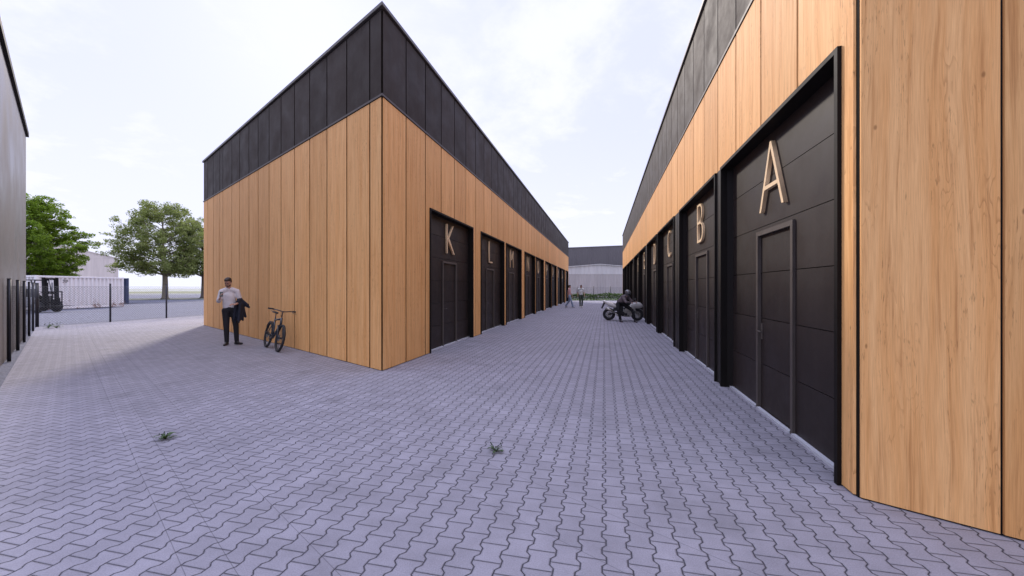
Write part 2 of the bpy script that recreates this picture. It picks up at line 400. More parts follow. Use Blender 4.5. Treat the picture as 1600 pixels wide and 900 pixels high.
# one door, local x along the wall (0 at centre), local -y outwards, y=0 on the cladding face
def make_door(width):
    hw = width/2; LD = .14; wk = .52; wz = 2.27; secs = [.015, .585, 1.165, 1.745, 2.325, 2.90, HEADZ]
    leaf = MB(); wick = MB(); g = .004
    def pan(mb, x0, x1, z0, z1, y):
        p = random.random()
        mb.box(x0, x1, y, y+.04, z0, z1, uvf=lambda v, p=p: (v.x+p*9, v.z+p*5), pid=p)
    for i in range(6):
        z0, z1 = secs[i]+g, secs[i+1]-g
        if z0 > wz+.03: pan(leaf, -hw, hw, z0, z1, LD)
        elif z1 <= wz+.05:
            pan(leaf, -hw, -wk, z0, z1, LD); pan(leaf, wk, hw, z0, z1, LD); pan(wick, -wk+.05, wk-.05, z0, z1, LD+.012)
        else:
            pan(leaf, -hw, -wk, z0, z1, LD); pan(leaf, wk, hw, z0, z1, LD); pan(wick, -wk+.05, wk-.05, z0, wz-.05, LD+.012)
            pan(leaf, -wk, wk, wz+.006, z1, LD)
    leafm = leaf.mesh('sectional_door'); wm = wick.mesh('wicket_door')
    fr = MB(); q = .055
    fr.box(-wk, -wk+q, LD-.028, LD+.05, .0, wz); fr.box(wk-q, wk, LD-.028, LD+.05, .0, wz); fr.box(-wk+q, wk-q, LD-.027, LD+.05, wz-q, wz)
    frm = fr.mesh('wicket_frame')
    th = MB()
    for a_, b_ in ((-hw+.01, -wk-.01), (-wk+q+.005, wk-q-.005), (wk+.01, hw-.01)): th.box(a_, b_, LD-.045, LD-.002, .0, .026)
    thm = th.mesh('threshold')
    hd = MB(); hd.box(-wk+q+.03, -wk+q+.07, LD-.002, LD+.02, .90, 1.10); hd.tube([(-wk+q+.05, LD+.01, 1.0), (-wk+q+.05, LD-.045, 1.0), (-wk+q+.17, LD-.05, 1.0)], .010)
    hdm = hd.mesh('handle')
    tr = MB(); tw = .035; pr = .030
    tr.box(-hw-.012, -hw+tw, -pr, LD-.001, 0, HEADZ+.02); tr.box(hw-tw, hw+.012, -pr, LD-.001, 0, HEADZ+.02)
    tr.box(-hw+tw, hw-tw, -pr, LD-.001, HEADZ-.022, HEADZ+.02)
    trm = tr.mesh('opening_frame')
    return leafm, wm, frm, thm, hdm, trm
def place_door(meshes, parent, ploc, pos, rz, ch, side):
    leafm, wm, frm, thm, hdm, trm = meshes
    d = obj('sectional_door', leafm, DOORM, parent, loc=pos-ploc, rz=rz, label='black sectional garage door marked with the letter '+ch)
    obj('wicket_door', wm, DOORM, d); obj('wicket_frame', frm, FRAMEG, d); obj('threshold', thm, mat('threshold_strip', (.50,.51,.54), .5), d)
    obj('handle', hdm, FRAMEG, d); obj('opening_frame', trm, BLACK, d)
    L = obj('letter', fontmesh(ch, LETW_[ch], .79, .045), LETW, d); L.location = (0, .139, 2.49)
    L['label'] = 'timber letter '+ch

def garage(name, C, E, elen, slen, openings, seams_e, period_s, letters, darkpillars, rz, label):
    """C corner, U1 alley direction (s), E end wall direction (e)"""
    T = thing(name, C, 0, label, 'garage building')
    P = lambda s, e, z: C + U1*s + E*e + Vector((0,0,z))
    def pri(mb, s0, s1, e0, e1, z0, z1, **k):
        return mb.hexa([P(s0,e0,z0), P(s1,e0,z0), P(s1,e1,z0), P(s0,e1,z0)], [P(s0,e0,z1), P(s1,e0,z1), P(s1,e1,z1), P(s0,e1,z1)], **k)
    d0 = .018/SIN; d1 = .26/SIN
    core = MB()
    pri(core, d0, slen-d0, d1, elen-d0, 0, TOPZ-.10)
    edges = [0+d0] + [x for o in openings for x in o] + [slen-d0]
    for i in range(0, len(edges), 2):
        pri(core, edges[i], edges[i+1], d0, d1, 0, TOPZ-.10)
    for a_, b_ in openings: pri(core, a_, b_, d0, d1, HEADZ+.004, TOPZ-.10)
    obj('wall', core, BLACK, T, off=C)
    JS, JE, PR = (.018, .0205, .004) if not darkpillars else (.019, .0092, .002)
    def joint(main, pos, z0, z1):
        if main == 's': pri(core, pos-JS, pos+JS, -.003, d0, z0, z1)
        else: pri(core, -PR, d0, pos-JE, pos+JE, z0, z1)
    k = 1
    while k*period_s < slen-.2:
        p_ = k*period_s; inside = any(o[0]-.03 < p_ < o[1]+.03 for o in openings)
        joint('s', p_, HEADZ+.03 if inside else .01, BANDZ); joint('s', p_, BANDZ+.045, TOPZ-.11); k += 1
    for p_ in seams_e: joint('e', p_, .01, BANDZ); joint('e', p_, BANDZ+.045, TOPZ-.11)
    for a_, b_ in ((-.0015, .012),):
        pri(core, a_, b_, a_, b_, .01, TOPZ-.11)
    roof = MB(); pri(roof, d0+.02, slen-d0-.02, d0+.02, elen-d0-.02, TOPZ-.10, TOPZ-.06); obj('roof', roof, ROOFM, T, off=C)
    wood = MB(); dark = MB(); plrs = {}; gs, ge = (.0185, .021) if not darkpillars else (.0195, .0095)
    def panel(mb, s0, s1, e0, e1, z0, z1, ax, p):
        ar = U1 if ax == 's' else E
        pri(mb, s0, s1, e0, e1, z0, z1, uvf=lambda v: ((v-C).dot(ar)+p*13.7+(v-C).dot(ar.cross(Vector((0,0,1)))), v.z+p*41), pid=(p*7.77) % 1)
    # alley face
    ss = [0.018]; k = 1
    while k*period_s < slen-.2: ss.append(k*period_s); k += 1
    ss.append(slen-.018)
    for i in range(len(ss)-1):
        a_, b_ = ss[i]+gs, ss[i+1]-gs; p = random.random()
        panel(dark, a_, b_, 0, d0-.004, BANDZ+.05, TOPZ-.1, 's', p)
        panel(wood, a_, b_, 0, d0-.004, HEADZ+.02, BANDZ-.01, 's', p)
        # lower pieces: the panel minus the openings
        segs = [(a_, b_)]
        for o in openings:
            new = []
            for (x, y) in segs:
                if o[1] <= x or o[0] >= y: new.append((x, y)); continue
                if o[0]-.012 > x+.015: new.append((x, o[0]-.012))
                if o[1]+.012 < y-.015: new.append((o[1]+.012, y))
            segs = new
        for (x, y) in segs:
            dk = darkpillars and x > openings[0][0] and y < openings[-1][1]
            if dk: key = sum(1 for o in openings if o[0] < x); tgt = plrs.setdefault(key, MB())
            panel(tgt if dk else wood, x, y, 0, d0-.004, .012, HEADZ+.02 if not dk else HEADZ+.019, 's', p)
    # end face (visible) and the two rear faces
    es = [0.018]+list(seams_e)+[elen-.018]
    for i in range(len(es)-1):
        a_, b_ = es[i]+ge, es[i+1]-ge; p = random.random()
        panel(dark, 0, d0-.004, a_, b_, BANDZ+.05, TOPZ-.1, 'e', p); panel(wood, 0, d0-.004, a_, b_, .012, BANDZ-.01, 'e', p)
        p = random.random()
        panel(dark, slen-d0+.004, slen, a_, b_, BANDZ+.05, TOPZ-.1, 'e', p); panel(wood, slen-d0+.004, slen, a_, b_, .012, BANDZ-.01, 'e', p)
    for i in range(len(ss)-1):
        a_, b_ = ss[i]+gs, ss[i+1]-gs; p = random.random()
        panel(dark, a_, b_, elen-d0+.004, elen, BANDZ+.05, TOPZ-.1, 's', p); panel(wood, a_, b_, elen-d0+.004, elen, .012, BANDZ-.01, 's', p)
    obj('timber_cladding', wood, WOOD, T, off=C); obj('charcoal_cladding', dark, FASCIA, T, off=C)
    for tgt in plrs.values(): obj('pillar_cladding', tgt, mat('pillar_black', (.017,.0145,.0135), .5, var=.2, spec=.3), T, off=C)
    cp = MB(); o1 = .05; i1 = .25
    for args in ((-o1, slen+o1, -o1, i1), (-o1, slen+o1, elen-i1, elen+o1), (-o1, i1, i1, elen-i1), (slen-i1, slen+o1, i1, elen-i1)):
        pri(cp, *args, TOPZ-.07, TOPZ)
    obj('roof_coping', cp, COPE, T, off=C, bevel=.008)
    fl = MB(); o2 = .018
    for args in ((-o2, slen+o2, -o2, d0), (-o2, slen+o2, elen-d0, elen+o2), (-o2, d0, d0, elen-d0), (slen-d0, slen+o2, d0, elen-d0)):
        pri(fl, *args, BANDZ+.003, BANDZ+.042)
    obj('flashing', fl, FRAMEG, T, off=C)
    md = make_door(openings[0][1]-openings[0][0])
    for (a_, b_), ch in zip(openings, letters):
        place_door(md, T, C, P((a_+b_)/2, 0, 0), rz, ch, rz)
    return T

rzL = math.atan2(U1.y, U1.x); rzR = rzL + math.pi
CL = Vector((-2.420, 7.512, 0)); CR = Vector((2.542, 2.977, 0))
opsL = []; x = 2.10
for i in range(10):
    opsL.append((x, x+3.2)); x += 3.2 + (.85 if i % 2 == 0 else .35)
opsR = []; x = .20
for i in range(10):
    opsR.append((x, x+3.27)); x += 3.27 + (.33 if i % 2 == 0 else .80)
garage('garage_building', CL, U2, 14.0, 40.3, opsL, [.45,1.39,2.33,3.27,4.21,5.15,6.09,7.05,7.94,8.93,9.85,11.0,11.44,12.39,13.3], .933,
       'KLMNOPQRST', False, rzL, 'timber clad garage block with doors lettered K onwards and wooden strips between them')
garage('garage_building', CR, -U2, 14.0, 38.6, opsR, [.695+.93*i for i in range(14)], .93,
       'ABCDEFGHIJ', True, rzR, 'timber clad garage block close on the right with doors lettered A onwards and black pillars')

# grey hall on the left: front face along U2, its far corner at x=40px
GH = Vector((-14.9, 12.36, 0))*1.05; FD = Vector((-.741, .6713, 0)).normalized()
T = thing('grey_hall', GH, 0, 'plain grey panelled building with a thin black roof edge at the left', 'hall')
mb = MB(); wd = -Vector((FD.y, -FD.x, 0))
a0 = GH - FD*10.5; q = [GH, a0, a0+wd*14, GH+wd*14]
mb.hexa(q, [v+Vector((0,0,6.43)) for v in q])
gm = bpy.data.materials.new('grey_sheet'); gm.use_nodes = True; t = NT(gm.node_tree); b = gm.node_tree.nodes['Principled BSDF']
PP = t.new('ShaderNodeTexCoord').outputs['Object']; al = t.vm('DOT_PRODUCT', PP, tuple(U2)); sz = t.new('ShaderNodeSeparateXYZ'); t.l.new(PP, sz.inputs[0])
st = t.noise(t.comb(t.m('MULTIPLY', al, 14.), t.m('MULTIPLY', sz.outputs[2], .3), 0.), 1., 3)
cl_ = t.noise(PP, .8, 4)
ff = t.m('ADD', t.ss(st, .3, .7, .86, 1.04, 'LINEAR'), t.ss(cl_, .3, .7, -.12, .10, 'LINEAR'))
t.put(b.inputs['Base Color'], t.mix(1., (.105, .080, .064), t.comb(ff, ff, ff), 'MULTIPLY')); t.put(b.inputs['Roughness'], t.ss(cl_, .3, .7, .30, .5, 'LINEAR'))
seam = t.m('FRACT', t.m('MULTIPLY', al, 1.0)); t.put(b.inputs['Normal'], t.bump(t.ss(t.m('ABSOLUTE', t.m('SUBTRACT', seam, .5)), .0, .012), .004))
obj('wall', mb, gm, T, off=GH)
mb = MB(); A = GH + FD*.10 - wd*.06; B_ = a0 - wd*.06
mb.hexa([A, B_, B_+wd*14.2, A+wd*14.2], [v+Vector((0,0,.14)) for v in (A, B_, B_+wd*14.2, A+wd*14.2)])
o = obj('roof_edge', mb, BLACK, T, off=GH); o.location.z = 6.434

# ------------------------------------------------------------------ fences
WIRE = mat('galvanised_wire', (.10, .105, .125), .5, metal=.4)
POSTM = mat('post_paint', (.012, .013, .018), .45, var=.2)
def fence(name, pts, hgt, label, pitch=.10, group=None, wr=.0034, pr_=.028):
    pts = [Vector(p) for p in pts]; T = thing(name, pts[0], 0, label, 'fence', group)
    for p in pts:
        m = MB(); m.tube([p, p+Vector((0,0,hgt))], pr_, 12); m.tube([p+Vector((0,0,hgt+.0005)), p+Vector((0,0,hgt+.012))], pr_*1.12, 12)
        obj('fence_post', m, POSTM, T, off=pts[0])
    net = MB(); net.noflip = True; top = hgt-.13; z0 = .03; hh = top-z0
    for A, B in zip(pts, pts[1:]):
        d = B-A; Ln = d.length; d = d/Ln; nrm = Vector((d.y, -d.x, 0)); off = nrm*.042
        for zz_ in (z0, (z0+top)/2, top): net.tube([A+off+Vector((0,0,zz_)), B+off+Vector((0,0,zz_))], wr*1.3, 3, False)
        x = -hh
        while x < Ln:
            for sgn in (1, -1):
                xa, xb = (x, x+hh); za, zb = (z0, top)
                if xa < 0: za = z0-xa; xa = 0
                if xb > Ln: zb = top-(xb-Ln); xb = Ln
                if xb-xa > .02:
                    if sgn < 0: za, zb = top+z0-za, top+z0-zb
                    o2 = off + nrm*(.001*sgn)
                    net.tube([A+d*xa+o2+Vector((0,0,za)), A+d*xb+o2+Vector((0,0,zb))], wr, 3, False, False)
            x += pitch
    obj('wire_mesh', net, WIRE, T, off=pts[0])
    return T
FD = Vector((-.741, .6713, 0)).normalized()
f1 = [F0 - FD*(2.236*i) for i in range(0, 6)]
fence('chain_link_fence', f1, 1.74, 'chain link fence on dark posts running along the grey building wall at the left', wr=.0009, pr_=.030)
f2 = [F0 + U1*(2.42*i)+Vector((0,.05,0)) for i in range(0, 15)]
fence('chain_link_fence', f2, 1.74, 'chain link fence between the paving and the gravel yard with the forklift', pr_=.036)
f3 = [Vector((-8.8+2.15*i, 52.1, 0)) for i in range(15)]
fence('chain_link_fence', f3, 1.75, 'chain link fence behind the green hedge at the alley end', wr=.005, pitch=.12, pr_=.04)

# ------------------------------------------------------------------ foliage
def leafblob(mb, c, rad, n, size, rng, flat=1., droop=0.):
    for _ in range(n):
        while True:
            v = Vector((rng.uniform(-1,1), rng.uniform(-1,1), rng.uniform(-1,1)))
            if v.length <= 1: break
        p = Vector(c)+Vector((v.x*rad[0], v.y*rad[1], v.z*rad[2]))
        nrm = Vector((rng.gauss(0,1), rng.gauss(0,1), rng.gauss(0,1)+flat*1.4)).normalized()
        a = nrm.orthogonal().normalized(); a.rotate(Matrix.Rotation(rng.uniform(0,6.28), 3, nrm)); b = nrm.cross(a)
        s = size*rng.uniform(.6, 1.3); w_ = s*.5
        mb.poly([p-a*s*.5, p+b*w_*.5+nrm*s*.06, p+a*s*.55-nrm*s*.05, p-b*w_*.5+nrm*s*.06], [(0,1,2,3)], pid=rng.random())
BARK = mat('bark', (.16, .125, .095), .9, var=.35, vscale=14, bump=.02, bscale=30)
BARK2 = mat('pale_bark', (.30, .25, .19), .9, var=.3, vscale=10, bump=.02, bscale=30)
def tree(loc, height, crown_r, crown_z0, trunk_r, seed, lm, bark, label, nb=46, leaf=.24, per=42, profile=None, group=None):
    rng = random.Random(seed); loc = Vector(loc)
    T = thing('broadleaf_tree', loc, 0, label, 'tree', group)
    tk = MB(); cr = MB(); cr.noflip = True
    lean = Vector((rng.uniform(-.03,.03), rng.uniform(-.03,.03), 0))
    def axis(z): return Vector((math.sin(z*.5)*.10, math.cos(z*.4)*.08-.08, 0)) + lean*z + Vector((0,0,z))
    zs = [0, .25, .8, crown_z0*.7, crown_z0, height*.45, height*.62, height*.8, height*.93]
    rr = [trunk_r*1.5, trunk_r*1.12, trunk_r, trunk_r*.88, trunk_r*.8, trunk_r*.55, trunk_r*.36, trunk_r*.18, trunk_r*.05]
    tk.tube([axis(z) for z in zs], rr, 10)
    for i in range(nb):
        f = (i+.5)/nb; z = crown_z0 + (height-crown_z0)*(f**.95)*.97
        ang = i*2.399+rng.uniform(-.4,.4)
        prof = profile(f) if profile else math.sin(math.pi*min(1, .16+.84*f))**.7
        Rr = crown_r*prof*rng.uniform(.72, 1.08)
        zb = max(crown_z0*.9, z - Rr*.45)
        st_ = axis(min(zb, height*.9)); tip = axis(0) + Vector((math.cos(ang)*Rr, math.sin(ang)*Rr, z-axis(0).z))
        mid = st_.lerp(tip, .5)+Vector((0,0,Rr*.05)); r0 = trunk_r*.30*(1-f*.6)
        tk.tube([st_, mid, tip], [r0, r0*.6, .012], 5)
        nsub = 8+int(Rr*1.7)
        for j in range(nsub):
            u = rng.uniform(.28, 1.0); base = st_.lerp(mid, u*2) if u < .5 else mid.lerp(tip, u*2-1)
            d = Vector((math.cos(ang+rng.uniform(-1.3,1.3)), math.sin(ang+rng.uniform(-1.3,1.3)), rng.uniform(-.55,.9)))*rng.uniform(.35, 1.0)*crown_r*.24
            e = base+d; tk.tube([base, e], [r0*.3, .006], 3)
            leafblob(cr, e, (rng.uniform(.45,.85)*crown_r*.135, rng.uniform(.45,.85)*crown_r*.135, rng.uniform(.30,.62)*crown_r*.12), per, leaf, rng)
    obj('trunk', tk, bark, T); obj('crown', cr, lm, T)
    return T
LEAF1 = leaf_mat('leaf_green', (.15, .26, .015), (.27, .40, .035))
LEAF2 = leaf_mat('leaf_olive', (.27, .32, .10), (.40, .44, .165))
LEAF3 = leaf_mat('leaf_dark', (.08, .11, .05), (.15, .18, .08))
def pr1(f):
    P_ = ((0,.62),(.15,.92),(.32,1.),(.5,.88),(.7,.66),(.88,.40),(1,.16))
    for (a,b),(c,d) in zip(P_, P_[1:]):
        if f <= c: return b+(d-b)*(f-a)/(c-a)
    return .16
tree((-49.4, 57.4, 0), 13.5, 6.3, 3.7, .36, 3, LEAF2, BARK2, 'tall olive green tree with a pale trunk standing on the grass verge', 64, .26, 46, pr1, 'trees beyond the fence')
tree((-47.9, 62.6, 0), 11.8, 4.6, 3.6, .36, 11, LEAF3, BARK, 'darker tree with a thin trunk partly hidden by the garage corner', 34, .26, 40, pr1, 'trees beyond the fence')
tree((-55.2, 45.5, 0), 12.2, 5.3, 2.4, .40, 5, LEAF1, BARK, 'bright green bushy tree rising behind the white container', 76, .25, 60, pr1, 'trees beyond the fence')

rng = random.Random(4); hb = MB(); hb.noflip = True
for i in range(15000):
    x = rng.uniform(-8.5, 22); y = 50.2+rng.random()*1.3
    top = .80+.12*math.sin(x*1.7)*math.sin(x*.61+1)+rng.uniform(-.04,.10)
    z = rng.random()**.6*top
    if rng.random() < .6: y = 50.15+.1*rng.random()+.25*(z/top)**2
    leafblob(hb, (x,y,z), (.02,.02,.02), 1, .16, rng)
T = thing('hedge', (6, 50.8, 0), 0, 'low green leafy hedge across the end of the alley', 'hedge')
obj('foliage', hb, leaf_mat('hedge_leaf', (.020,.075,.018), (.055,.135,.022)), T, off=(6,50.8,0))
st_ = MB()
for i in range(60):
    x = -8.3+i*.51+rng.uniform(-.1,.1); st_.tube([(x,50.8,0),(x+rng.uniform(-.1,.1),50.8+rng.uniform(-.3,.3),.7)], [.02,.006], 4)
obj('stem', st_, BARK, T, off=(6,50.8,0))

# ------------------------------------------------------------------ far halls
def shed(name, x0, x1, y0, y1, zw, xr, zr, m_low, m_gab, m_roof, label, skew=0.):
    T = thing(name, ((x0+x1)/2, y0, 0), 0, label, 'hall'); off = ((x0+x1)/2, y0, 0)
    a = MB(); a.box(x0, x1, y0, y1, 0, zw); obj('wall', a, m_low, T, off=off)
    g_ = MB(); pts = [(x0, zw), (x1, zw), (x1, zw+.001), (xr, zr), (x0, zw+.001)]
    k = len(pts); v = [(p[0], y0-.03, p[1]) for p in pts]+[(p[0], y1, p[1]) for p in pts]
    g_.poly(v, [tuple(range(k)), tuple(reversed(range(k, 2*k)))]+[(i, (i+1)%k, k+(i+1)%k, k+i) for i in range(k)]); obj('gable', g_, m_gab, T, off=off)
    r = MB(); th = .12
    for xa, za, xb, zb_ in ((x0-.3, zw-.05, xr, zr+.02), (xr, zr+.02, x1+.3, zw-.05)):
        r.hexa([(xa,y0-.2,za),(xb,y0-.2,zb_),(xb,y1+.2,zb_),(xa,y1+.2,za)], [(xa,y0-.2,za+th),(xb,y0-.2,zb_+th),(xb,y1+.2,zb_+th),(xa,y1+.2,za+th)])
    obj('roof', r, m_roof, T, off=off)
    if skew:
        for ch in T.children:
            for v in ch.data.vertices: v.co.x -= max(0, v.co.y)*skew
    return T
def rib_mat(name, col, axis_, freq, amp=.03, c2=None):
    m = bpy.data.materials.new(name); m.use_nodes = True; t = NT(m.node_tree); b = m.node_tree.nodes['Principled BSDF']
    P = t.new('ShaderNodeTexCoord').outputs['Object']; s = t.new('ShaderNodeSeparateXYZ'); t.l.new(P, s.inputs[0])
    w_ = t.m('SINE', t.m('MULTIPLY', s.outputs[axis_], freq))
    n_ = t.noise(t.comb(t.m('MULTIPLY', s.outputs[axis_], .9), t.m('MULTIPLY', s.outputs[2], .12), 0.), 1., 5, .7)
    f = t.ss(n_, .3, .7, .82, 1.10, 'LINEAR')
    t.put(b.inputs['Base Color'], t.mix(1., (*col, 1), t.comb(f, f, f), 'MULTIPLY')); b.inputs['Roughness'].default_value = .6
    t.put(b.inputs['Normal'], t.bump(w_, amp)); return m
HPALE = rib_mat('hall_pale_sheet', (.46,.42,.41), 0, 14.); HLIGHT = rib_mat('hall_white_sheet', (.60,.575,.57), 0, 9.)
HDARK = rib_mat('hall_dark_sheet', (.115,.105,.11), 0, 14.)
shed('pale_hall', -6, 34, 66, 80, 3.80, 14.4, 5.35, HPALE, HLIGHT, HLIGHT, 'low pale hall with a shallow gable behind the hedge')
T = thing('dark_hall', (12, 86, 0), 0, 'large dark grey hall rising behind the pale gabled hall', 'hall')
mb = MB(); mb.hexa([(-8,86,0),(44,86,0),(44,110,0),(-8,110,0)], [(-8,86,9.25),(44,86,11.3),(44,110,11.3),(-8,110,9.25)]); obj('wall', mb, HDARK, T, off=(12,86,0))
mb = MB(); mb.hexa([(-8.2,85.9,9.25),(44.2,85.9,11.3),(44.2,110,11.3),(-8.2,110,9.25)], [(-8.2,85.9,9.4),(44.2,85.9,11.45),(44.2,110,11.45),(-8.2,110,9.4)]); obj('roof', mb, mat('hall_roof', (.12,.115,.12), .6), T, off=(12,86,0))
HB = rib_mat('hall_beige_sheet', (.78,.68,.61), 0, 7., .015)
shed('beige_hall', -108, -78.1, 80, 120, 7.4, -93, 10.85, HB, HB, HB, 'plain beige gabled hall beyond the white container', skew=1.05)

# ------------------------------------------------------------------ containers
def container(name, near, direc, length, h_, w_, body, rail, label, rusty=True):
    D = Vector(direc).normalized(); near = Vector(near); rz = math.atan2(D.y, D.x)     # local x along, local -y = visible side
    T = thing(name, near, rz, label, 'shipping container')
    b = MB(); n = int(length/.28); stp = (length-.24)/n
    def corr(p0, d, nn, L_, inward, z0, z1):
        st = L_/nn; pts = []
        for i in range(nn):
            x = i*st
            pts += [(x, 0), (x+st*.34, 0), (x+st*.5, .10), (x+st*.84, .10)]
        pts.append((L_, 0))
        vs = [p0+d*x+inward*y+Vector((0,0,z0)) for x, y in pts]+[p0+d*x+inward*y+Vector((0,0,z1)) for x, y in pts]
        k = len(pts); b.poly(vs, [(i, i+1, k+i+1, k+i) for i in range(k-1)])
    X = Vector((1,0,0)); Y = Vector((0,1,0))
    corr(Vector((.12,.02,0)), X, n, length-.24, Y, .16, h_-.12); corr(Vector((.12,w_-.02,0)), X, n, length-.24, -Y, .16, h_-.12)
    corr(Vector((.02,.12,0)), Y, 8, w_-.24, X, .16, h_-.12)
    obj('side_panels', b, body, T)
    fr = MB()
    for x in (0, length-.13):
        for y in (0, w_-.13): fr.box(x, x+.13, y, y+.13, .0, h_)
    for y in (-.002, w_-.098):
        fr.box(.13, length-.13, y, y+.10, .03, .165); fr.box(.13, length-.13, y, y+.08, h_-.13, h_-.01)
    for x in (-.002, length-.098):
        fr.box(x, x+.1, .13, w_-.13, .03, .165); fr.box(x, x+.1, .13, w_-.13, h_-.13, h_-.01)
    obj('frame', fr, rail, T, bevel=.01)
    rf = MB(); rf.box(.05, length-.05, .05, w_-.05, h_-.06, h_-.03); obj('roof', rf, body, T)
    dr = MB()
    for y0, y1 in ((.135, w_/2-.005), (w_/2+.005, w_-.135)): dr.box(length-.06, length-.02, y0, y1, .17, h_-.14)
    d = obj('door', dr, body, T)
    br = MB()
    for y in (.45, .9, w_-.9, w_-.45): br.tube([(length+.01, y, .12), (length+.01, y, h_-.1)], .018, 6)
    obj('locking_bar', br, ALU, d)
    return T
def rust_mat(name, col, amount=.5, axis=0):
    m = bpy.data.materials.new(name); m.use_nodes = True; t = NT(m.node_tree); b = m.node_tree.nodes['Principled BSDF']
    P = t.new('ShaderNodeTexCoord').outputs['Object']; s = t.new('ShaderNodeSeparateXYZ'); t.l.new(P, s.inputs[0])
    n1 = t.noise(P, 2.3, 6, .7); low = t.ss(s.outputs[2], .0, 1.1, .17, 0., 'LINEAR')
    r = t.ss(t.m('ADD', n1, low), .64, .76, 0, amount)
    str_ = t.noise(t.comb(t.m('MULTIPLY', s.outputs[0], 9.), t.m('MULTIPLY', s.outputs[1], 9.), t.m('MULTIPLY', s.outputs[2], .7)), 1., 4)
    c = t.mix(t.ss(str_, .4, .75, 0, .25), col, tuple(v*.6 for v in col)); c = t.mix(r, c, (.22, .095, .045))
    t.put(b.inputs['Base Color'], c); b.inputs['Roughness'].default_value = .6; return m
CW = rust_mat('container_white', (.88,.85,.83), .8); CWR = rust_mat('container_white_rail', (.90,.87,.85), .8)
CD = Vector((.07, 1, 0)).normalized()
cn = Vector((-32.3, 33.55, 0)) - CD*5.85
# local -y must face +X side: local x = CD -> local -y = (CD.y,-CD.x)= +X.  good
wc = container('shipping_container', cn, CD, 5.85, 2.43, 2.35, CW, CWR, 'white corrugated container with rust stains standing behind the forklift')
mk = MB(); 
for (x, z, a, c_) in ((1.55,2.10,.18,.05),(1.76,2.10,.12,.05),(1.60,2.02,.10,.04),(1.73,2.02,.16,.04),(1.70,1.94,.12,.03),(1.55,1.94,.09,.03)):
    mk.box(x, x+a, .0, .012, z, z+c_)
obj('marking', mk, mat('stencil_paint', (.10,.10,.10), .7), wc)
CB = rust_mat('container_blue', (.028,.045,.105), .3)
container('shipping_container', Vector((-37.15, 39.1, 0)), Vector((-.695, .719, 0)), 5.85, 2.5, 2.35, CB, CB, 'dark blue container showing beside the end of the white one')

# ------------------------------------------------------------------ forklift (local +x forwards)
RUB = mat('rubber', (.018,.018,.02), .75, var=.3, vscale=20); FBODY = mat('truck_grey', (.38,.38,.39), .45, var=.15); FMET = mat('mast_black', (.006,.006,.007), .6, var=.2, spec=.2)
FLX = Vector((-29.75, 25.9, 0))
T = thing('forklift', FLX, R(-4), 'black and grey forklift truck with lowered forks parked behind the fence', 'forklift')
m = MB(); m.box(-1.75, -.35, -.50, .50, .35, .95); 
m.loft([[Vector((x, y, z)) for x, z in ((-2.15+a, .30), (-1.45, .30), (-1.45, 1.12), (-2.05+a, 1.12-a))] for y, a in ((-.54,.08),(-.45,0),(.45,0),(.54,.08))], smooth=False)
obj('body', m, FBODY, T, bevel=.04)
m = MB(); m.box(-.42, .02, -.47, .47, .30, .82); m.box(-.55,-.30,-.45,.45,.82,1.05); obj('dashboard', m, FMET, T, bevel=.03)
m = MB(); m.box(-1.30,-.85,-.24,.24,.96,1.08); m.box(-1.38,-1.26,-.24,.24,1.05,1.50); obj('seat', m, RUB, T, bevel=.03)
m = MB()
for y in (-.46,.46):
    m.tube([(-.30,y,.9),(-.48,y,1.55),(-.62,y,2.06)], .035, 6); m.tube([(-1.75,y,.9),(-1.70,y,1.6),(-1.60,y,2.06)], .035, 6); m.tube([(-.62,y,2.06),(-1.60,y,2.06)], .035, 6)
for i in range(7): x = -.62-.98*i/6; m.tube([(x,-.46,2.07),(x,.46,2.07)], .02, 5)
obj('overhead_guard', m, FMET, T)
m = MB(); m.tube([(-.55,0,.95),(-.72,0,1.22)], .02, 6); m.ring((-.73,0,1.24), (-.55,0,.85), .15, .014, 20, 6); obj('steering_wheel', m, FMET, T)
for (x, y, r_, w_) in ((-.12,-.52,.34,.22),(-.12,.52,.34,.22),(-1.62,-.44,.27,.18),(-1.62,.44,.27,.18)):
    m = MB(); m.tube([(x,y-w_/2,r_),(x,y-w_*.42,r_),(x,y+w_*.42,r_),(x,y+w_/2,r_)], [r_*.90,r_,r_,r_*.90], 28, smooth=False); wl = obj('wheel', m, RUB, T)
    k = MB(); sg = -1 if y < 0 else 1; k.disc((x,y+sg*(w_/2+.004),r_), (0,1,0), r_*.55, .03); k.disc((x,y+sg*(w_/2+.02),r_),(0,1,0), r_*.2,.05); obj('rim', k, mat('rim_grey',(.20,.20,.20),.6,var=.3), wl)
mast = MB(); tl = .05
for y in (-.36,.36):
    mast.hexa([(.10,y-.05,.08),(.22,y-.05,.08),(.22,y+.05,.08),(.10,y+.05,.08)], [(.03,y-.05,2.22),(.15,y-.05,2.22),(.15,y+.05,2.22),(.03,y+.05,2.22)])
for y in (-.24,.24):
    mast.hexa([(.13,y-.04,.12),(.22,y-.04,.12),(.22,y+.04,.12),(.13,y+.04,.12)], [(.06,y-.04,2.16),(.15,y-.04,2.16),(.15,y+.04,2.16),(.06,y+.04,2.16)])
for z in (.25, 1.15, 2.06): mast.box(.04,.14,-.40,.40,z,z+.13)
mast.tube([(.10,-.12,.2),(.07,-.12,1.9)],.035,8); mast.tube([(.10,.12,.2),(.07,.12,1.9)],.035,8)
mo = obj('mast', mast, FMET, T)
ch = MB(); ch.tube([(.17,-.06,.3),(.14,-.06,2.1)],.012,5); ch.tube([(.17,.06,.3),(.14,.06,2.1)],.012,5); obj('chain', ch, ALU, mo)
m = MB()
for z in (.20,.58): m.box(.24,.30,-.52,.52,z,z+.10)
for y in (-.52,-.28,-.04,.20,.48): m.box(.25,.29,y,y+.045,.28,1.32)
m.box(.25,.29,-.52,.525,1.28,1.34)
obj('carriage', m, FMET, T)
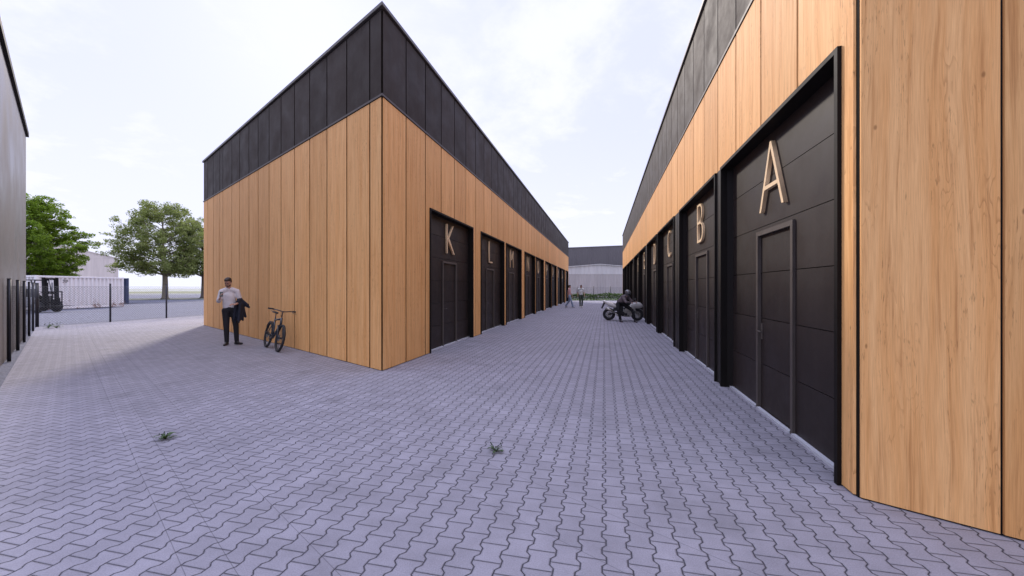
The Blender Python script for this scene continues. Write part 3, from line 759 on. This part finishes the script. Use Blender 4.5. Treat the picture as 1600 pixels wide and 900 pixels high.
for y in (-.34,.24):
    m = MB(); m.box(.30,.345,y,y+.11,.07,.62); m.hexa([(.345,y,.07),(1.42,y+.02,.09),(1.42,y+.09,.09),(.345,y+.11,.07)], [(.345,y,.115),(1.42,y+.02,.10),(1.42,y+.09,.10),(.345,y+.11,.115)])
    obj('fork', m, FMET, T).location = (0,0,.30)

# ------------------------------------------------------------------ bicycle (local +x forwards, wheels on z=0)
def bicycle(loc, rz, lean, label):
    T = thing('bicycle', loc, 0, label, 'bicycle', rot=Euler((lean, 0, rz), 'XYZ'))
    FR = mat('bike_frame', (.012,.018,.030), .3, coat=.4); CH = mat('bike_metal', (.10,.10,.11), .35, metal=.8)
    r = .335; xr, xf = -.52, .56
    for x, nm in ((xr,'rear'),(xf,'front')):
        m = MB(); m.ring((x,0,r),(0,1,0), r-.030, .030, 40, 8); wl = obj('wheel', m, RUB, T)
        k = MB(); k.ring((x,0,r),(0,1,0), r-.048, .010, 40, 6); obj('rim', k, FR, wl)
        k = MB(); k.disc((x,0,r),(0,1,0), .022, .09, 10)
        for i in range(24):
            t_ = 2*math.pi*i/24; e = Vector((x+(r-.05)*math.cos(t_), 0, r+(r-.05)*math.sin(t_))); h_ = Vector((x+.02*math.cos(t_+.9), .03*(-1)**i, r+.02*math.sin(t_+.9)))
            k.tube([h_, e], .0016, 3, False)
        k.disc((x,-.03,r),(0,1,0), .08, .004, 20); obj('spokes', k, CH, wl)
    bb = Vector((-.09,0,.29)); seat = Vector((-.22,0,.78)); hd = Vector((.33,0,.82)); hl = Vector((.37,0,.66))
    m = MB()
    m.tube([bb, seat], .022); m.tube([seat-Vector((0,0,.04)), hd+Vector((0,0,-.03))], .026); m.tube([bb, hl], .031); m.tube([hl-Vector((-.01,0,.03)), hd], .028)
    for y in (-.05,.05):
        m.tube([bb+Vector((0,y*.5,0)), (xr,y,r)], .011); m.tube([seat-Vector((0,0,.06)), (xr,y,r)], .010)
    obj('frame', m, FR, T)
    m = MB(); m.box(.345,.405,-.065,.065,.60,.635)
    for y in (-.055,.055): m.tube([(.385,y,.62),(.44,y,.50),(xf,y,r)], [.017,.015,.011])
    obj('fork', m, FR, T)
    m = MB(); m.tube([hd, hd+Vector((-.02,0,.12)), hd+Vector((.06,0,.15))], .015)
    m.tube([(.31,-.33,1.00),(.36,-.14,.99),(.385,-.03,.965),(.385,.03,.965),(.36,.14,.99),(.31,.33,1.00)], .013)
    hb_ = obj('handlebar', m, CH, T); hb_.location = (0,0,.012)
    for s_ in (-1,1):
        m = MB(); m.tube([(.345,s_*.21,.998),(.31,s_*.34,1.002)], .019); obj('grip', m, RUB, hb_)
        m = MB(); m.tube([(.36,s_*.19,.99),(.42,s_*.22,.955),(.40,s_*.29,.95)], .006, 5); obj('brake_lever', m, CH, hb_)
    m = MB(); m.tube([seat-Vector((0,0,.05)), seat+Vector((-.035,0,.15))], .013); sp2 = obj('seat_post', m, CH, T)
    m = MB(); m.loft([[Vector((x, w_*math.cos(a), z+.022*math.sin(a))) for a in [2*math.pi*i/12 for i in range(12)]] for x, w_, z in ((-.41,.05,.955),(-.38,.075,.955),(-.30,.07,.95),(-.22,.035,.945),(-.13,.02,.94),(-.11,.012,.935))])
    obj('saddle', m, RUB, T).location = (0,0,-.02)
    m = MB(); m.ring(bb+Vector((0,-.045,0)),(0,1,0), .085,.006,24,5); m.disc(bb+Vector((0,-.045,0)),(0,1,0),.035,.01)
    for s_ in (-1,1):
        e = bb+Vector((.11*s_, s_*.08, -.12*s_)); m.tube([bb+Vector((0,s_*.07,0)), e], .010)
        m.cbox(e+Vector((0,s_*.05,0)), (.09,.09,.02))
    m.tube([bb+Vector((0,-.045,.085)), (xr,-.045,r+.035)], .004,4); m.tube([bb+Vector((0,-.045,-.085)), (xr,-.045,r-.035)], .004,4)
    obj('crankset', m, CH, T)
    m = MB()
    for i in range(9):
        t0 = R(40+i*12); t1 = R(40+(i+1)*12)
        for (ta, tb) in ((t0,t1),):
            p = lambda t_, y: (xr+ (r+.02)*math.cos(t_), y, r+(r+.02)*math.sin(t_))
            m.hexa([p(ta,-.025),p(ta,.025),p(tb,.025),p(tb,-.025)], [tuple(Vector(q)+Vector((0,0,.004))) for q in (p(ta,-.025),p(ta,.025),p(tb,.025),p(tb,-.025))])
    obj('mudguard', m, FR, T)
    return T
fw = Vector((-5.69, 9.77, 0)); rw = Vector((-6.46, 10.57, 0)); bd = (fw-rw).normalized(); rzb = math.atan2(bd.y, bd.x)
# wall lies to the left of the direction of travel
bicycle((fw+rw)/2 - Vector((.03,.03,0))*0, rzb, R(-11), 'black bicycle leaning against the timber end wall')

# ------------------------------------------------------------------ people
def capsule(mb, p0, p1, r0, r1, n=14, fl=1., flax=(0,1,0)):
    """closed tapered capsule; fl squashes the section along flax"""
    p0 = Vector(p0); p1 = Vector(p1); d = p1-p0; L_ = max(d.length, 1e-4); d.normalize()
    a = Vector(flax) - d*Vector(flax).dot(d)
    a = d.orthogonal() if a.length < .05 else a; a.normalize(); b = d.cross(a)
    secs = []
    for i in range(5): t_ = math.pi/2*(1-i/4*.999); secs.append((p0-d*(r0*math.sin(t_))*min(1,fl+.2), r0*math.cos(t_)))
    for i in range(5): t_ = math.pi/2*(i/4*.999); secs.append((p1+d*(r1*math.sin(t_))*min(1,fl+.2), r1*math.cos(t_)))
    mb.loft([[c+a*math.cos(2*math.pi*k/n)*max(r_,.0008)*fl+b*math.sin(2*math.pi*k/n)*max(r_,.0008) for k in range(n)] for c, r_ in secs])
def fuse(name, mb, material, parent, voxel=.009, smooth=6, label=None):
    me = mb.mesh(name+'_src'); o = bpy.data.objects.new('tmp', me); COL.objects.link(o)
    m = o.modifiers.new('r', 'REMESH'); m.mode = 'VOXEL'; m.voxel_size = voxel; m.use_smooth_shade = True
    s = o.modifiers.new('s', 'SMOOTH'); s.iterations = smooth; s.factor = .5
    bpy.context.view_layer.update(); dg = bpy.context.evaluated_depsgraph_get()
    out = bpy.data.meshes.new_from_object(o.evaluated_get(dg)); out.name = name
    bpy.data.objects.remove(o); out.materials.clear()
    if not len(out.polygons): out = me
    ob = obj(name, out, material, parent)
    if label: ob['label'] = label
    return ob
SKIN = mat('skin', (.46,.26,.19), .55, var=.08); SHOE = mat('shoe_leather', (.015,.013,.013), .4)
def head(mb, c, yaw, pitch, s=1.):
    """adds head geometry: cranium, jaw, nose, ears, eye sockets are left to the brow and cheeks"""
    M = Matrix.Translation(c) @ Euler((pitch, 0, yaw)).to_matrix().to_4x4()
    def E(p, r, rot=(0,0,0)):
        q = MB(); q.ell((0,0,0), tuple(v*s for v in r), rot); mb.poly([M @ (Vector(v)+Vector(p)*s) for v in q.v], q.f, smooth=True)
    E((0,.012,.035),(.076,.095,.088)); E((0,-.022,-.04),(.060,.070,.075)); E((0,-.055,-.085),(.030,.028,.025))
    E((0,-.094,-.012),(.011,.020,.026)); E((0,-.103,-.026),(.015,.013,.010)); E((0,-.083,.022),(.052,.014,.012))
    E((.078,.01,-.01),(.008,.020,.032)); E((-.078,.01,-.01),(.008,.020,.032)); E((0,-.086,-.055),(.024,.010,.008))
    E((.035,-.078,-.02),(.018,.014,.014)); E((-.035,-.078,-.02),(.018,.014,.014))
    return M
def hair(parent, M, s, col, name='hair', full=True):
    mb = MB()
    def E(p, r, rot=(0,0,0)):
        q = MB(); q.ell((0,0,0), tuple(v*s for v in r), rot); mb.poly([M @ (Vector(v)+Vector(p)*s) for v in q.v], q.f, smooth=True)
    E((0,.026,.058),(.083,.098,.080)); E((0,-.045,.098),(.062,.052,.034)); E((.02,.0,.118),(.055,.07,.028)); E((0,.07,.0),(.070,.045,.07)); 
    E((.072,.02,.03),(.014,.035,.045)); E((-.072,.02,.03),(.014,.035,.045))
    return fuse(name, mb, mat('hair_'+name+str(col), col, .7, var=.3, vscale=60, bump=.004, bscale=120), parent, .007, 2)
def face_bits(parent, M, s, brow=(.05,.03,.02), beard=None):
    eb = MB(); br = MB()
    for sx in (-1,1):
        q = MB(); q.ell((0,0,0), (.013*s,.008*s,.006*s)); eb.poly([M @ (Vector(v)+Vector((sx*.031,-.088,.004))*s) for v in q.v], q.f, smooth=True)
        q = MB(); q.ell((0,0,0), (.020*s,.006*s,.004*s), (0,0,0)); br.poly([M @ (Vector(v)+Vector((sx*.031,-.096,.024))*s) for v in q.v], q.f, smooth=True)
    obj('eyes', eb, mat('eye_dark', (.05,.035,.03), .2), parent); obj('eyebrows', br, mat('brow'+str(brow), brow, .8), parent)
    if beard:
        q = MB(); m2 = MB()
        for p, r in (((0,-.060,-.088),(.034,.032,.026)), ((.040,-.030,-.068),(.026,.045,.034)), ((-.040,-.030,-.068),(.026,.045,.034)), ((0,-.094,-.046),(.026,.008,.006))):
            q = MB(); q.ell((0,0,0), tuple(v*s for v in r)); m2.poly([M @ (Vector(v)+Vector(p)*s) for v in q.v], q.f, smooth=True)
        fuse('beard', m2, mat('beard'+str(beard), beard, .85, var=.3, vscale=90), parent, .007, 2)
def hand(mb, wrist, d, up, s=1., curl=.5, thumb=1):
    """palm and five fingers; d = direction of hand, up = back of the hand normal"""
    w_ = Vector(wrist); d = Vector(d).normalized(); up = Vector(up); up = (up-d*up.dot(d)).normalized(); sd = d.cross(up)*thumb
    capsule(mb, w_, w_+d*.075*s, .026*s, .036*s, 12, .50, up)
    for i, (o_, L_) in enumerate(((.030,.070),(.010,.080),(-.010,.074),(-.029,.058))):
        b0 = w_+d*.078*s+sd*o_*s; dd = d
        for seg in range(3):
            dd = (dd - up*curl*(.55+.25*seg)).normalized(); l_ = L_*s*(.45,.32,.26)[seg]
            capsule(mb, b0, b0+dd*l_, .0088*s, .0080*s, 8); b0 = b0+dd*l_
    b0 = w_+d*.022*s+sd*.026*s; dd = (d*.62+sd*.75-up*.15).normalized()
    capsule(mb, b0, b0+dd*.040*s, .012*s, .010*s, 8); b1 = b0+dd*.040*s; dd2 = (dd*.6+d*.6-up*curl*.8).normalized()
    capsule(mb, b1, b1+dd2*.032*s, .010*s, .0085*s, 8)
    return w_+d*.09*s
def limb(mb, pts, rads, fl=1.):
    for i in range(len(pts)-1): capsule(mb, pts[i], pts[i+1], rads[i], rads[i+1], 14, fl)

def person(name_label, loc, rz, J, top, bottom, hairc, shoec=None, beard=None, sleeve='short', hs=1., yaw=0., pitch=0., scale=1., gripR=.5, gripL=.5, handR=None, handL=None, extra=None, group=None, helmet=None, tapered=True, topname='shirt', botname='trousers'):
    T = thing('person', loc, rz, name_label, 'person', group); T.scale = (scale,)*3
    B = MB(); v = {k: Vector(p) for k, p in J.items()}
    # torso
    capsule(B, v['pelvis'], v['chest'], .125, .135, 16, .70); capsule(B, v['chest'], v['neckb'], .14, .06, 14, .6)
    for s_ in 'LR':
        capsule(B, v['neckb'].lerp(v['sh'+s_], .25), v['sh'+s_], .055, .05); limb(B, [v['sh'+s_], v['el'+s_], v['wr'+s_]], [.049,.037,.026])
        limb(B, [v['hip'+s_], v['kn'+s_], v['an'+s_]], [.085,.056,.038]); capsule(B, v['pelvis'], v['hip'+s_], .10, .09)
        capsule(B, v['an'+s_], v['toe'+s_].lerp(v['an'+s_], .3)+Vector((0,0,-.03)), .036, .030)
    capsule(B, v['neckb']-Vector((0,0,.03)), v['head']-Vector((0,-.01,.06)), .056, .052)
    M = head(B, v['head'], yaw, pitch, hs)
    for s_, hd_, gr in (('L', handL, gripL), ('R', handR, gripR)):
        d = (v['wr'+s_]-v['el'+s_]).normalized(); up = Vector((1 if s_ == 'L' else -1, 0, 0.2))
        if hd_: d, up = Vector(hd_[0]), Vector(hd_[1])
        hand(B, v['wr'+s_], d, up, 1., gr, 1 if s_ == 'R' else -1)
    body = fuse('body', B, SKIN, T, .0065, 4)
    # top
    t_ = MB(); g_ = .016
    capsule(t_, v['pelvis']+Vector((0,0,.05)), v['chest'], .135+g_, .142+g_, 18, .70); capsule(t_, v['chest'], v['neckb']-Vector((0,0,.035)), .145+g_, .068+g_, 16, .6)
    for s_ in 'LR':
        capsule(t_, v['neckb'].lerp(v['sh'+s_], .25)-Vector((0,0,.005)), v['sh'+s_], .058+g_, .054+g_*.8)
        if sleeve == 'short': e = v['sh'+s_].lerp(v['el'+s_], .62); capsule(t_, v['sh'+s_], e, .056+g_, .055)
        elif sleeve == 'rolled': limb(t_, [v['sh'+s_], v['el'+s_], v['el'+s_].lerp(v['wr'+s_], .45)], [.054+g_,.050+g_*.5,.044])
        else: limb(t_, [v['sh'+s_], v['el'+s_], v['wr'+s_]], [.054+g_,.050+g_*.5,.034])
    fuse(topname, t_, top, T, .010, 3)
    b_ = MB()
    for s_ in 'LR':
        limb(b_, [v['hip'+s_], v['kn'+s_], v['an'+s_]+Vector((0,0,.01))], [.100,.070,.054 if tapered else .07]); capsule(b_, v['pelvis'], v['hip'+s_], .118, .102)
    capsule(b_, v['pelvis'], v['pelvis']+(v['chest']-v['pelvis'])*.30, .128, .136, 18, .72)
    fuse(botname, b_, bottom, T, .010, 3)
    for s_ in 'LR':
        q = MB(); an = v['an'+s_]; to = v['toe'+s_]; hl = an - (to-an)*Vector((.22,.22,0)); z0 = min(to.z, an.z-.03)
        capsule(q, (hl.x,hl.y,to.z+.012), to+Vector((0,0,.006)), .042, .034, 12, .85, (0,0,1)); capsule(q, an+Vector((0,0,-.01)), (an*.6+to*.4)+Vector((0,0,-.02)), .045, .036)
        fuse('shoe', q, shoec or SHOE, T, .009, 2)
    if helmet:
        q = MB(); q2 = MB(); C_ = v['head']
        Mh = M
        def EE(m_, p, r):
            k = MB(); k.ell((0,0,0), r, n=24, m=16); m_.poly([Mh @ (Vector(a)+Vector(p)) for a in k.v], k.f, smooth=True)
        EE(q, (0,.012,.03), (.125,.15,.135)); EE(q, (0,-.05,-.075), (.09,.095,.05)); fuse('helmet', q, helmet, T, .008, 2)
        EE(q2, (0,-.045,.012), (.110,.102,.052)); fuse('visor', q2, mat('visor', (.01,.01,.012), .12), T, .008, 1)
    else:
        hair(T, M, hs, hairc); face_bits(T, M, hs, tuple(c*.8 for c in hairc), beard)
    return T, M, v

SHIRTW = mat('white_shirt_cloth', (.66,.62,.63), .8, var=.12, vscale=9, bump=.012, bscale=14)
TROUB = mat('black_trouser_cloth', (.014,.013,.017), .85, var=.3, vscale=8, bump=.01, bscale=12)
k = .84
J = dict(pelvis=(-.02*k,0,1.00), chest=(-.03*k,.0,1.34), neckb=(-.02*k,.01,1.555), head=(-.055*k,-.035,1.725),
         shR=(-.225*k,.0,1.475), elR=(-.30*k,-.08,1.22), wrR=(-.27*k,-.27,1.30), shL=(.195*k,0,1.475), elL=(.285*k,-.02,1.19), wrL=(.15*k,-.22,1.13),
         hipR=(-.11*k,0,.95), hipL=(.10*k,.0,.95), knR=(-.10*k,-.03,.52), knL=(.16*k,-.02,.52), anR=(-.09*k,.02,.09), anL=(.18*k,.03,.09),
         toeR=(-.15*k,-.17,.025), toeL=(.31*k,-.08,.025))
MT, M, v = person('man in white shirt and black trousers looking down at his phone near the bicycle', (-7.67, 10.97, 0), R(35), J, SHIRTW, TROUB, (.045,.032,.025), beard=(.10,.06,.045),
       sleeve='rolled', yaw=R(-22), pitch=R(26), scale=.985, handR=((.10,-.35,.95),(-.75,-.1,.1)), gripR=.75, handL=((-.85,-.35,.05),(.2,-.2,.95)), gripL=.6)
# collar and buttons
m = MB(); nb = v['neckb']; m.tube([nb+Vector((.06*math.cos(a),.06*math.sin(a)*.9,.012-.03*(math.sin(a)<-.5))) for a in [R(-70+i*32) for i in range(10)][:10]], .013, 6); obj('collar', m, SHIRTW, MT)
# phone: held, so a thing of its own
Mt = Matrix.Translation(MT.location) @ Matrix.Rotation(R(35),4,'Z') @ Matrix.Scale(.985,4)
ph = Mt @ (v['wrR']+Vector((.035,-.045,.105)))
T = thing('mobile_phone', ph, 0, 'dark mobile phone in the hand of the man in the white shirt', 'phone', rot=Euler((R(-28),0,R(35)),'XYZ'))
m = MB(); m.cbox((0,0,0),(.075,.010,.15)); obj('case', m, mat('phone_black',(.01,.01,.012),.25), T, bevel=.004)
m = MB(); m.cbox((0,.0055,0),(.066,.001,.138)); obj('screen', m, mat('phone_glass',(.03,.03,.035),.08), T)
# jacket over the forearm
JK = mat('navy_jacket_cloth', (.012,.014,.028), .9, var=.3, vscale=9, bump=.012, bscale=12)
T = thing('jacket', MT.location, R(35), 'dark navy jacket draped over the forearm of the man in the white shirt', 'jacket'); T.scale = (.985,)*3
m = MB(); a = v['elL'].lerp(v['wrL'], .02); b_ = v['elL'].lerp(v['wrL'], .62)
mid = (a+b_)/2; ax = (b_-a).normalized(); sdv = Vector((ax.y, -ax.x, 0)).normalized()
for (u0, u1, side, dr, fl_) in ((-.02,1.05,1,.44,.05),(-.10,.85,-1,.50,.09),(.15,.9,1,.52,.02)):
    p0 = a.lerp(b_, u0); p1 = a.lerp(b_, u1)
    top_ = [p0+Vector((0,0,.045)), p1+Vector((0,0,.045))]
    for i in range(9):
        q0 = top_[0].lerp(top_[1], i/8); low = q0+sdv*side*(.055+.03*math.sin(i*1.9)) + ax*(-fl_ + fl_*i/3) + Vector((.02,0,-dr+.03*math.sin(i*1.3)))
        capsule(m, q0, q0+sdv*side*.05+Vector((0,0,-.10)), .030, .034); capsule(m, q0+sdv*side*.05+Vector((0,0,-.10)), low, .034, .028)
for (pa_, pb_, r0, r1) in ((a+Vector((-.02,0,.05)), a+Vector((.16,.03,-.10)), .07,.045), (a+Vector((.0,0,.07)), b_+Vector((0,0,.05)), .055,.04), (a+Vector((.14,.03,-.10)), a+Vector((.20,.03,-.16)), .05,.03)): capsule(m, pa_, pb_, r0, r1)
fuse('cloth', m, JK, T, .010, 4)

def stand(step=0., armswing=.1, lean=0.):
    return dict(pelvis=(0,0,.98), chest=(0,-lean*.3,1.30), neckb=(0,-lean*.5,1.50), head=(0,-.02-lean*.55,1.655),
         shR=(-.19,-lean*.45,1.45), elR=(-.24,.02+armswing*.4,1.17), wrR=(-.25,-.05+armswing,.93), shL=(.19,-lean*.45,1.45), elL=(.24,.02-armswing*.4,1.17), wrL=(.25,-.05-armswing,.93),
         hipR=(-.10,0,.93), hipL=(.10,0,.93), knR=(-.10,-step*.55-.02,.50), knL=(.10,step*.25-.03,.50), anR=(-.10,-step,.09), anL=(.10,step,.10+abs(step)*.12),
         toeR=(-.11,-step-.17,.025), toeL=(.11,step-.16,.025+abs(step)*.02))
person('man in pink t-shirt and pale jeans walking along the alley beside the black doors', (4.57, 32.1, 0), R(70), stand(.30,.12), mat('pink_cloth',(.62,.36,.35),.85,var=.1), mat('pale_denim',(.26,.32,.44),.85,var=.2), (.02,.015,.015), group='men walking in the alley', shoec=mat('pale_shoe',(.4,.4,.42),.7), tapered=False)
person('man in white t-shirt and dark green trousers walking towards the camera', (5.48, 32.0, 0), R(6), stand(.10,.08), mat('white_cloth',(.62,.64,.62),.85,var=.1), mat('green_trouser',(.045,.065,.045),.85,var=.2), (.12,.07,.05), group='men walking in the alley', shoec=mat('white_shoe',(.6,.6,.58),.7))

# ------------------------------------------------------------------ motorcycle (local +x forwards)
def motorcycle(loc, rz, label):
    T = thing('motorcycle', loc, rz, label, 'motorcycle'); T.scale = (.93,)*3
    WH = mat('fairing_white', (.66,.64,.60), .25, var=.06, coat=.5); DK = mat('engine_dark', (.025,.025,.027), .45, metal=.4, var=.4, vscale=18); SV = mat('engine_silver', (.42,.40,.36), .4, metal=.6, var=.3, vscale=14)
    r = .315; xr, xf = -.70, .70
    for x, w_, rk in ((xr,.19,.315),(xf,.13,.305)):
        m = MB(); m.ring((x,0,rk),(0,1,0), rk-.075, .075, 40, 10, w_/.15); wl = obj('wheel', m, RUB, T)
        k = MB(); k.ring((x,0,rk),(0,1,0), rk-.13, .016, 32, 6, 3.)
        for i in range(6):
            t_ = math.pi/3*i+.3; k.tube([(x,0,rk),(x+(rk-.12)*math.cos(t_),0,rk+(rk-.12)*math.sin(t_))], [.028,.016], 6)
        k.disc((x,0,rk),(0,1,0),.045,.16,14); obj('rim', k, SV, wl)
        k = MB(); k.ring((x,-.085,rk),(0,1,0), .115,.020,28,4,.15); k.ring((x,.085,rk),(0,1,0), .115,.020,28,4,.15); obj('brake_disc', k, SV, wl)
    m = MB()
    for y in (-.11,.11): m.tube([(xf,y,.31),(.56,y,.60),(.43,y,.86)], [.026,.028,.022], 8)
    m.box(.38,.50,-.14,.14,.84,.875); obj('fork', m, SV, T)
    m = MB()
    for y in (-.12,.12): m.hexa([(xr-.04,y-.02,.28),(-.15,y-.02,.34),(-.15,y+.02,.34),(xr-.04,y+.02,.28)],[(xr-.04,y-.02,.35),(-.15,y-.02,.46),(-.15,y+.02,.46),(xr-.04,y+.02,.35)])
    obj('swingarm', m, DK, T)
    m = MB(); m.box(-.22,.30,-.17,.17,.22,.52); m.cbox((.16,0,.58),(.22,.30,.26),(0,R(-28),0)); m.disc((-.02,-.19,.36),(0,1,0),.11,.06,20); m.disc((-.02,.19,.36),(0,1,0),.11,.06,20); m.disc((.14,-.19,.33),(0,1,0),.07,.05,16); obj('engine', m, DK, T, bevel=.02)
    def sec(x, w_, zc, hh, n_=14, sq=2.6):
        return [Vector((x, w_*math.copysign(abs(math.cos(a))**(2/sq), math.cos(a)), zc+hh*math.copysign(abs(math.sin(a))**(2/sq), math.sin(a)))) for a in [2*math.pi*i/n_ for i in range(n_)]]
    m = MB(); m.loft([sec(-.24,.10,.80,.05), sec(-.14,.15,.84,.09), sec(.05,.18,.87,.12), sec(.22,.15,.88,.10), sec(.34,.09,.86,.06)]); obj('fuel_tank', m, DK, T)
    m = MB(); m.loft([sec(-.58,.10,.88,.03), sec(-.45,.13,.84,.035), sec(-.28,.12,.80,.035), sec(-.20,.09,.80,.03)]); obj('seat', m, RUB, T)
    m = MB(); m.loft([sec(-1.02,.05,1.02,.03), sec(-.90,.11,.94,.09), sec(-.70,.15,.84,.13), sec(-.46,.16,.76,.12), sec(-.28,.13,.72,.09)]); obj('tail', m, WH, T)
    m = MB(); m.hexa([(-1.10,-.11,.62),(-1.03,-.11,.60),(-1.03,.11,.60),(-1.10,.11,.62)],[(-.98,-.09,.93),(-.86,-.09,.93),(-.86,.09,.93),(-.98,.09,.93)]); obj('mudguard', m, DK, T)
    m = MB(); m.loft([sec(.98,.03,.72,.03), sec(.92,.11,.76,.10), sec(.78,.19,.80,.16), sec(.60,.22,.80,.18), sec(.42,.22,.74,.16), sec(.30,.20,.66,.12)]); obj('front_fairing', m, WH, T)
    m = MB()
    for s_ in (-1,1):
        y = s_*.20
        m.poly([(.62,y,.72),(.42,y,.74),(.10,y*.98,.62),(-.10,y*.95,.36),(.05,y*.8,.20),(.34,y*.8,.20),(.52,y,.40)]+[(.62,y-s_*.02,.72),(.42,y-s_*.02,.74),(.10,y*.98-s_*.02,.62),(-.10,y*.95-s_*.02,.36),(.05,y*.8-s_*.02,.20),(.34,y*.8-s_*.02,.20),(.52,y-s_*.02,.40)],
               [(0,1,2,3,4,5,6),(13,12,11,10,9,8,7)]+[(i,(i+1)%7,7+(i+1)%7,7+i) for i in range(7)])
    obj('side_fairing', m, SV, T)
    m = MB(); m.loft([sec(.80,.10,.93,.015), sec(.70,.13,.99,.02), sec(.58,.12,1.07,.015), sec(.52,.09,1.11,.008)]); obj('windscreen', m, mat('tinted_screen', (.02,.02,.025), .1), T)
    m = MB(); m.cbox((.955,0,.75),(.05,.14,.06),(0,R(-20),0)); obj('headlight', m, mat('lamp_glass', (.25,.26,.28), .1), T)
    m = MB()
    for s_ in (-1,1): m.tube([(.44,s_*.10,.88),(.42,s_*.20,.91),(.36,s_*.34,.89)], .014, 6)
    hb_ = obj('handlebar', m, DK, T)
    for s_ in (-1,1):
        m = MB(); m.tube([(.62,s_*.14,1.02),(.60,s_*.27,1.10)], .008,5); m.ell((.60,s_*.30,1.12),(.025,.055,.035)); obj('mirror', m, DK, T)
    m = MB(); m.tube([(.10,-.14,.24),(-.25,-.17,.26),(-.45,-.19,.42)], .028, 8); m.tube([(-.42,-.19,.40),(-.86,-.21,.66)], [.05,.062], 14); obj('exhaust', m, SV, T)
    m = MB(); m.hexa([(-.50,-.12,.50),(.0,-.14,.46),(.0,.14,.46),(-.50,.12,.50)],[(-.46,-.11,.78),(.02,-.13,.80),(.02,.13,.80),(-.46,.11,.78)]); obj('side_panel', m, DK, T, bevel=.02)
    m = MB(); m.tube([(-.12,.20,.30),(-.20,.30,.03)], .012, 6); obj('kickstand', m, DK, T)
    m = MB(); m.loft([[Vector((xf+(.335)*math.cos(a), y, .305+.335*math.sin(a))) for y in (-.075,.075)]+[Vector((xf+(.325)*math.cos(a), y, .305+.325*math.sin(a))) for y in (.075,-.075)] for a in [R(35+i*12) for i in range(10)]], smooth=False); obj('front_mudguard', m, WH, T)
    return T
bike1 = motorcycle((5.30, 19.25, 0), R(-13), 'white and silver sports motorcycle with the rider leaning over it')
LEA = mat('grey_jacket_cloth', (.16,.13,.14), .7, var=.5, vscale=7); LEP = mat('dark_biker_trousers', (.008,.0075,.009), .8, var=.4, vscale=7, spec=.2)
# rider resting sideways on the seat, feet on the near side, reaching to the handlebar
Jr = dict(pelvis=(-.10,.0,.84), chest=(.06,-.10,1.06), neckb=(.15,-.16,1.19), head=(.22,-.20,1.30),
          shR=(-.02,-.16,1.15), elR=(.10,-.34,.90), wrR=(.34,-.26,.88), shL=(.27,-.06,1.12), elL=(.42,-.16,.92), wrL=(.56,-.02,.90),
          hipR=(-.20,-.04,.80), hipL=(.06,-.04,.80), knR=(-.26,-.42,.52), knL=(.36,-.44,.54), anR=(-.20,-.62,.10), anL=(.42,-.70,.10), toeR=(-.16,-.80,.03), toeL=(.46,-.88,.03))
person('rider in grey helmet and grey jacket leaning over the motorcycle', (5.16, 18.90, 0), R(-3), Jr, LEA, LEP, (.03,.02,.02), sleeve='long', yaw=R(55), pitch=R(38), hs=.96, helmet=mat('helmet_grey', (.10,.10,.105), .28, coat=.4),
       handR=((.9,.25,-.1),(0,-.2,.95)), gripR=.9, handL=((.9,.25,-.1),(0,.2,.95)), gripL=.9, topname='jacket')

# ------------------------------------------------------------------ weeds in the joints
WD = leaf_mat('weed_leaf', (.030,.060,.020), (.07,.12,.04), .2)
def weed(loc, seed, size, n_, label):
    rng = random.Random(seed); T = thing('weed', loc, 0, label, 'plant', 'weeds growing between the pavers')
    m = MB(); m.noflip = True; st = MB()
    for i in range(n_):
        a = i*2.4+rng.uniform(-.4,.4); L_ = size*rng.uniform(.6,1.1); w_ = L_*rng.uniform(.09,.15); el = rng.uniform(.15,.75); segs = 5; pts = []
        d = Vector((math.cos(a), math.sin(a), 0)); sd = Vector((-d.y, d.x, 0))
        for j in range(segs+1):
            u = j/segs; c = d*(L_*u*math.cos(el*(1-.3*u)))+Vector((0,0,L_*math.sin(el)*math.sin(u*2.2)*.75)); ww = w_*(.25+ (1-abs(u-.7)/.7))*(1 if j < segs else .1)
            pts += [c-sd*ww+Vector((0,0,ww*.4)), c+sd*ww+Vector((0,0,ww*.4)) ]
        m.poly(pts, [(2*j,2*j+1,2*j+3,2*j+2) for j in range(segs)], pid=rng.random(), smooth=True)
    obj('leaves', m, WD, T)
    for i in range(4):
        a = rng.uniform(0,6.28); e = Vector((math.cos(a)*size*.5, math.sin(a)*size*.35, size*rng.uniform(.55,.9)))
        st.tube([(0,0,0), e*.55+Vector((0,0,size*.12)), e], [.0030,.0022,.0016], 4); st.ell(e, (size*.045,size*.045,size*.085), n=8, m=6)
    obj('stem', st, WD, T)
weed((-542/236*H, 630/236*H, 0), 2, .105, 16, 'small weed in the paving at the left, the denser of the two near ones')
weed((-25/256*H, 630/256*H, 0), 9, .100, 10, 'sparse spindly weed in the paving near the middle of the foreground')
weed((-724/62.5*H, 630/62.5*H, 0), 5, .24, 9, 'tiny weed by the fence corner, left one of the far pair')
weed((-712/62.5*H, 630/62.5*H, 0), 6, .24, 9, 'tiny weed by the fence corner, right one of the far pair')
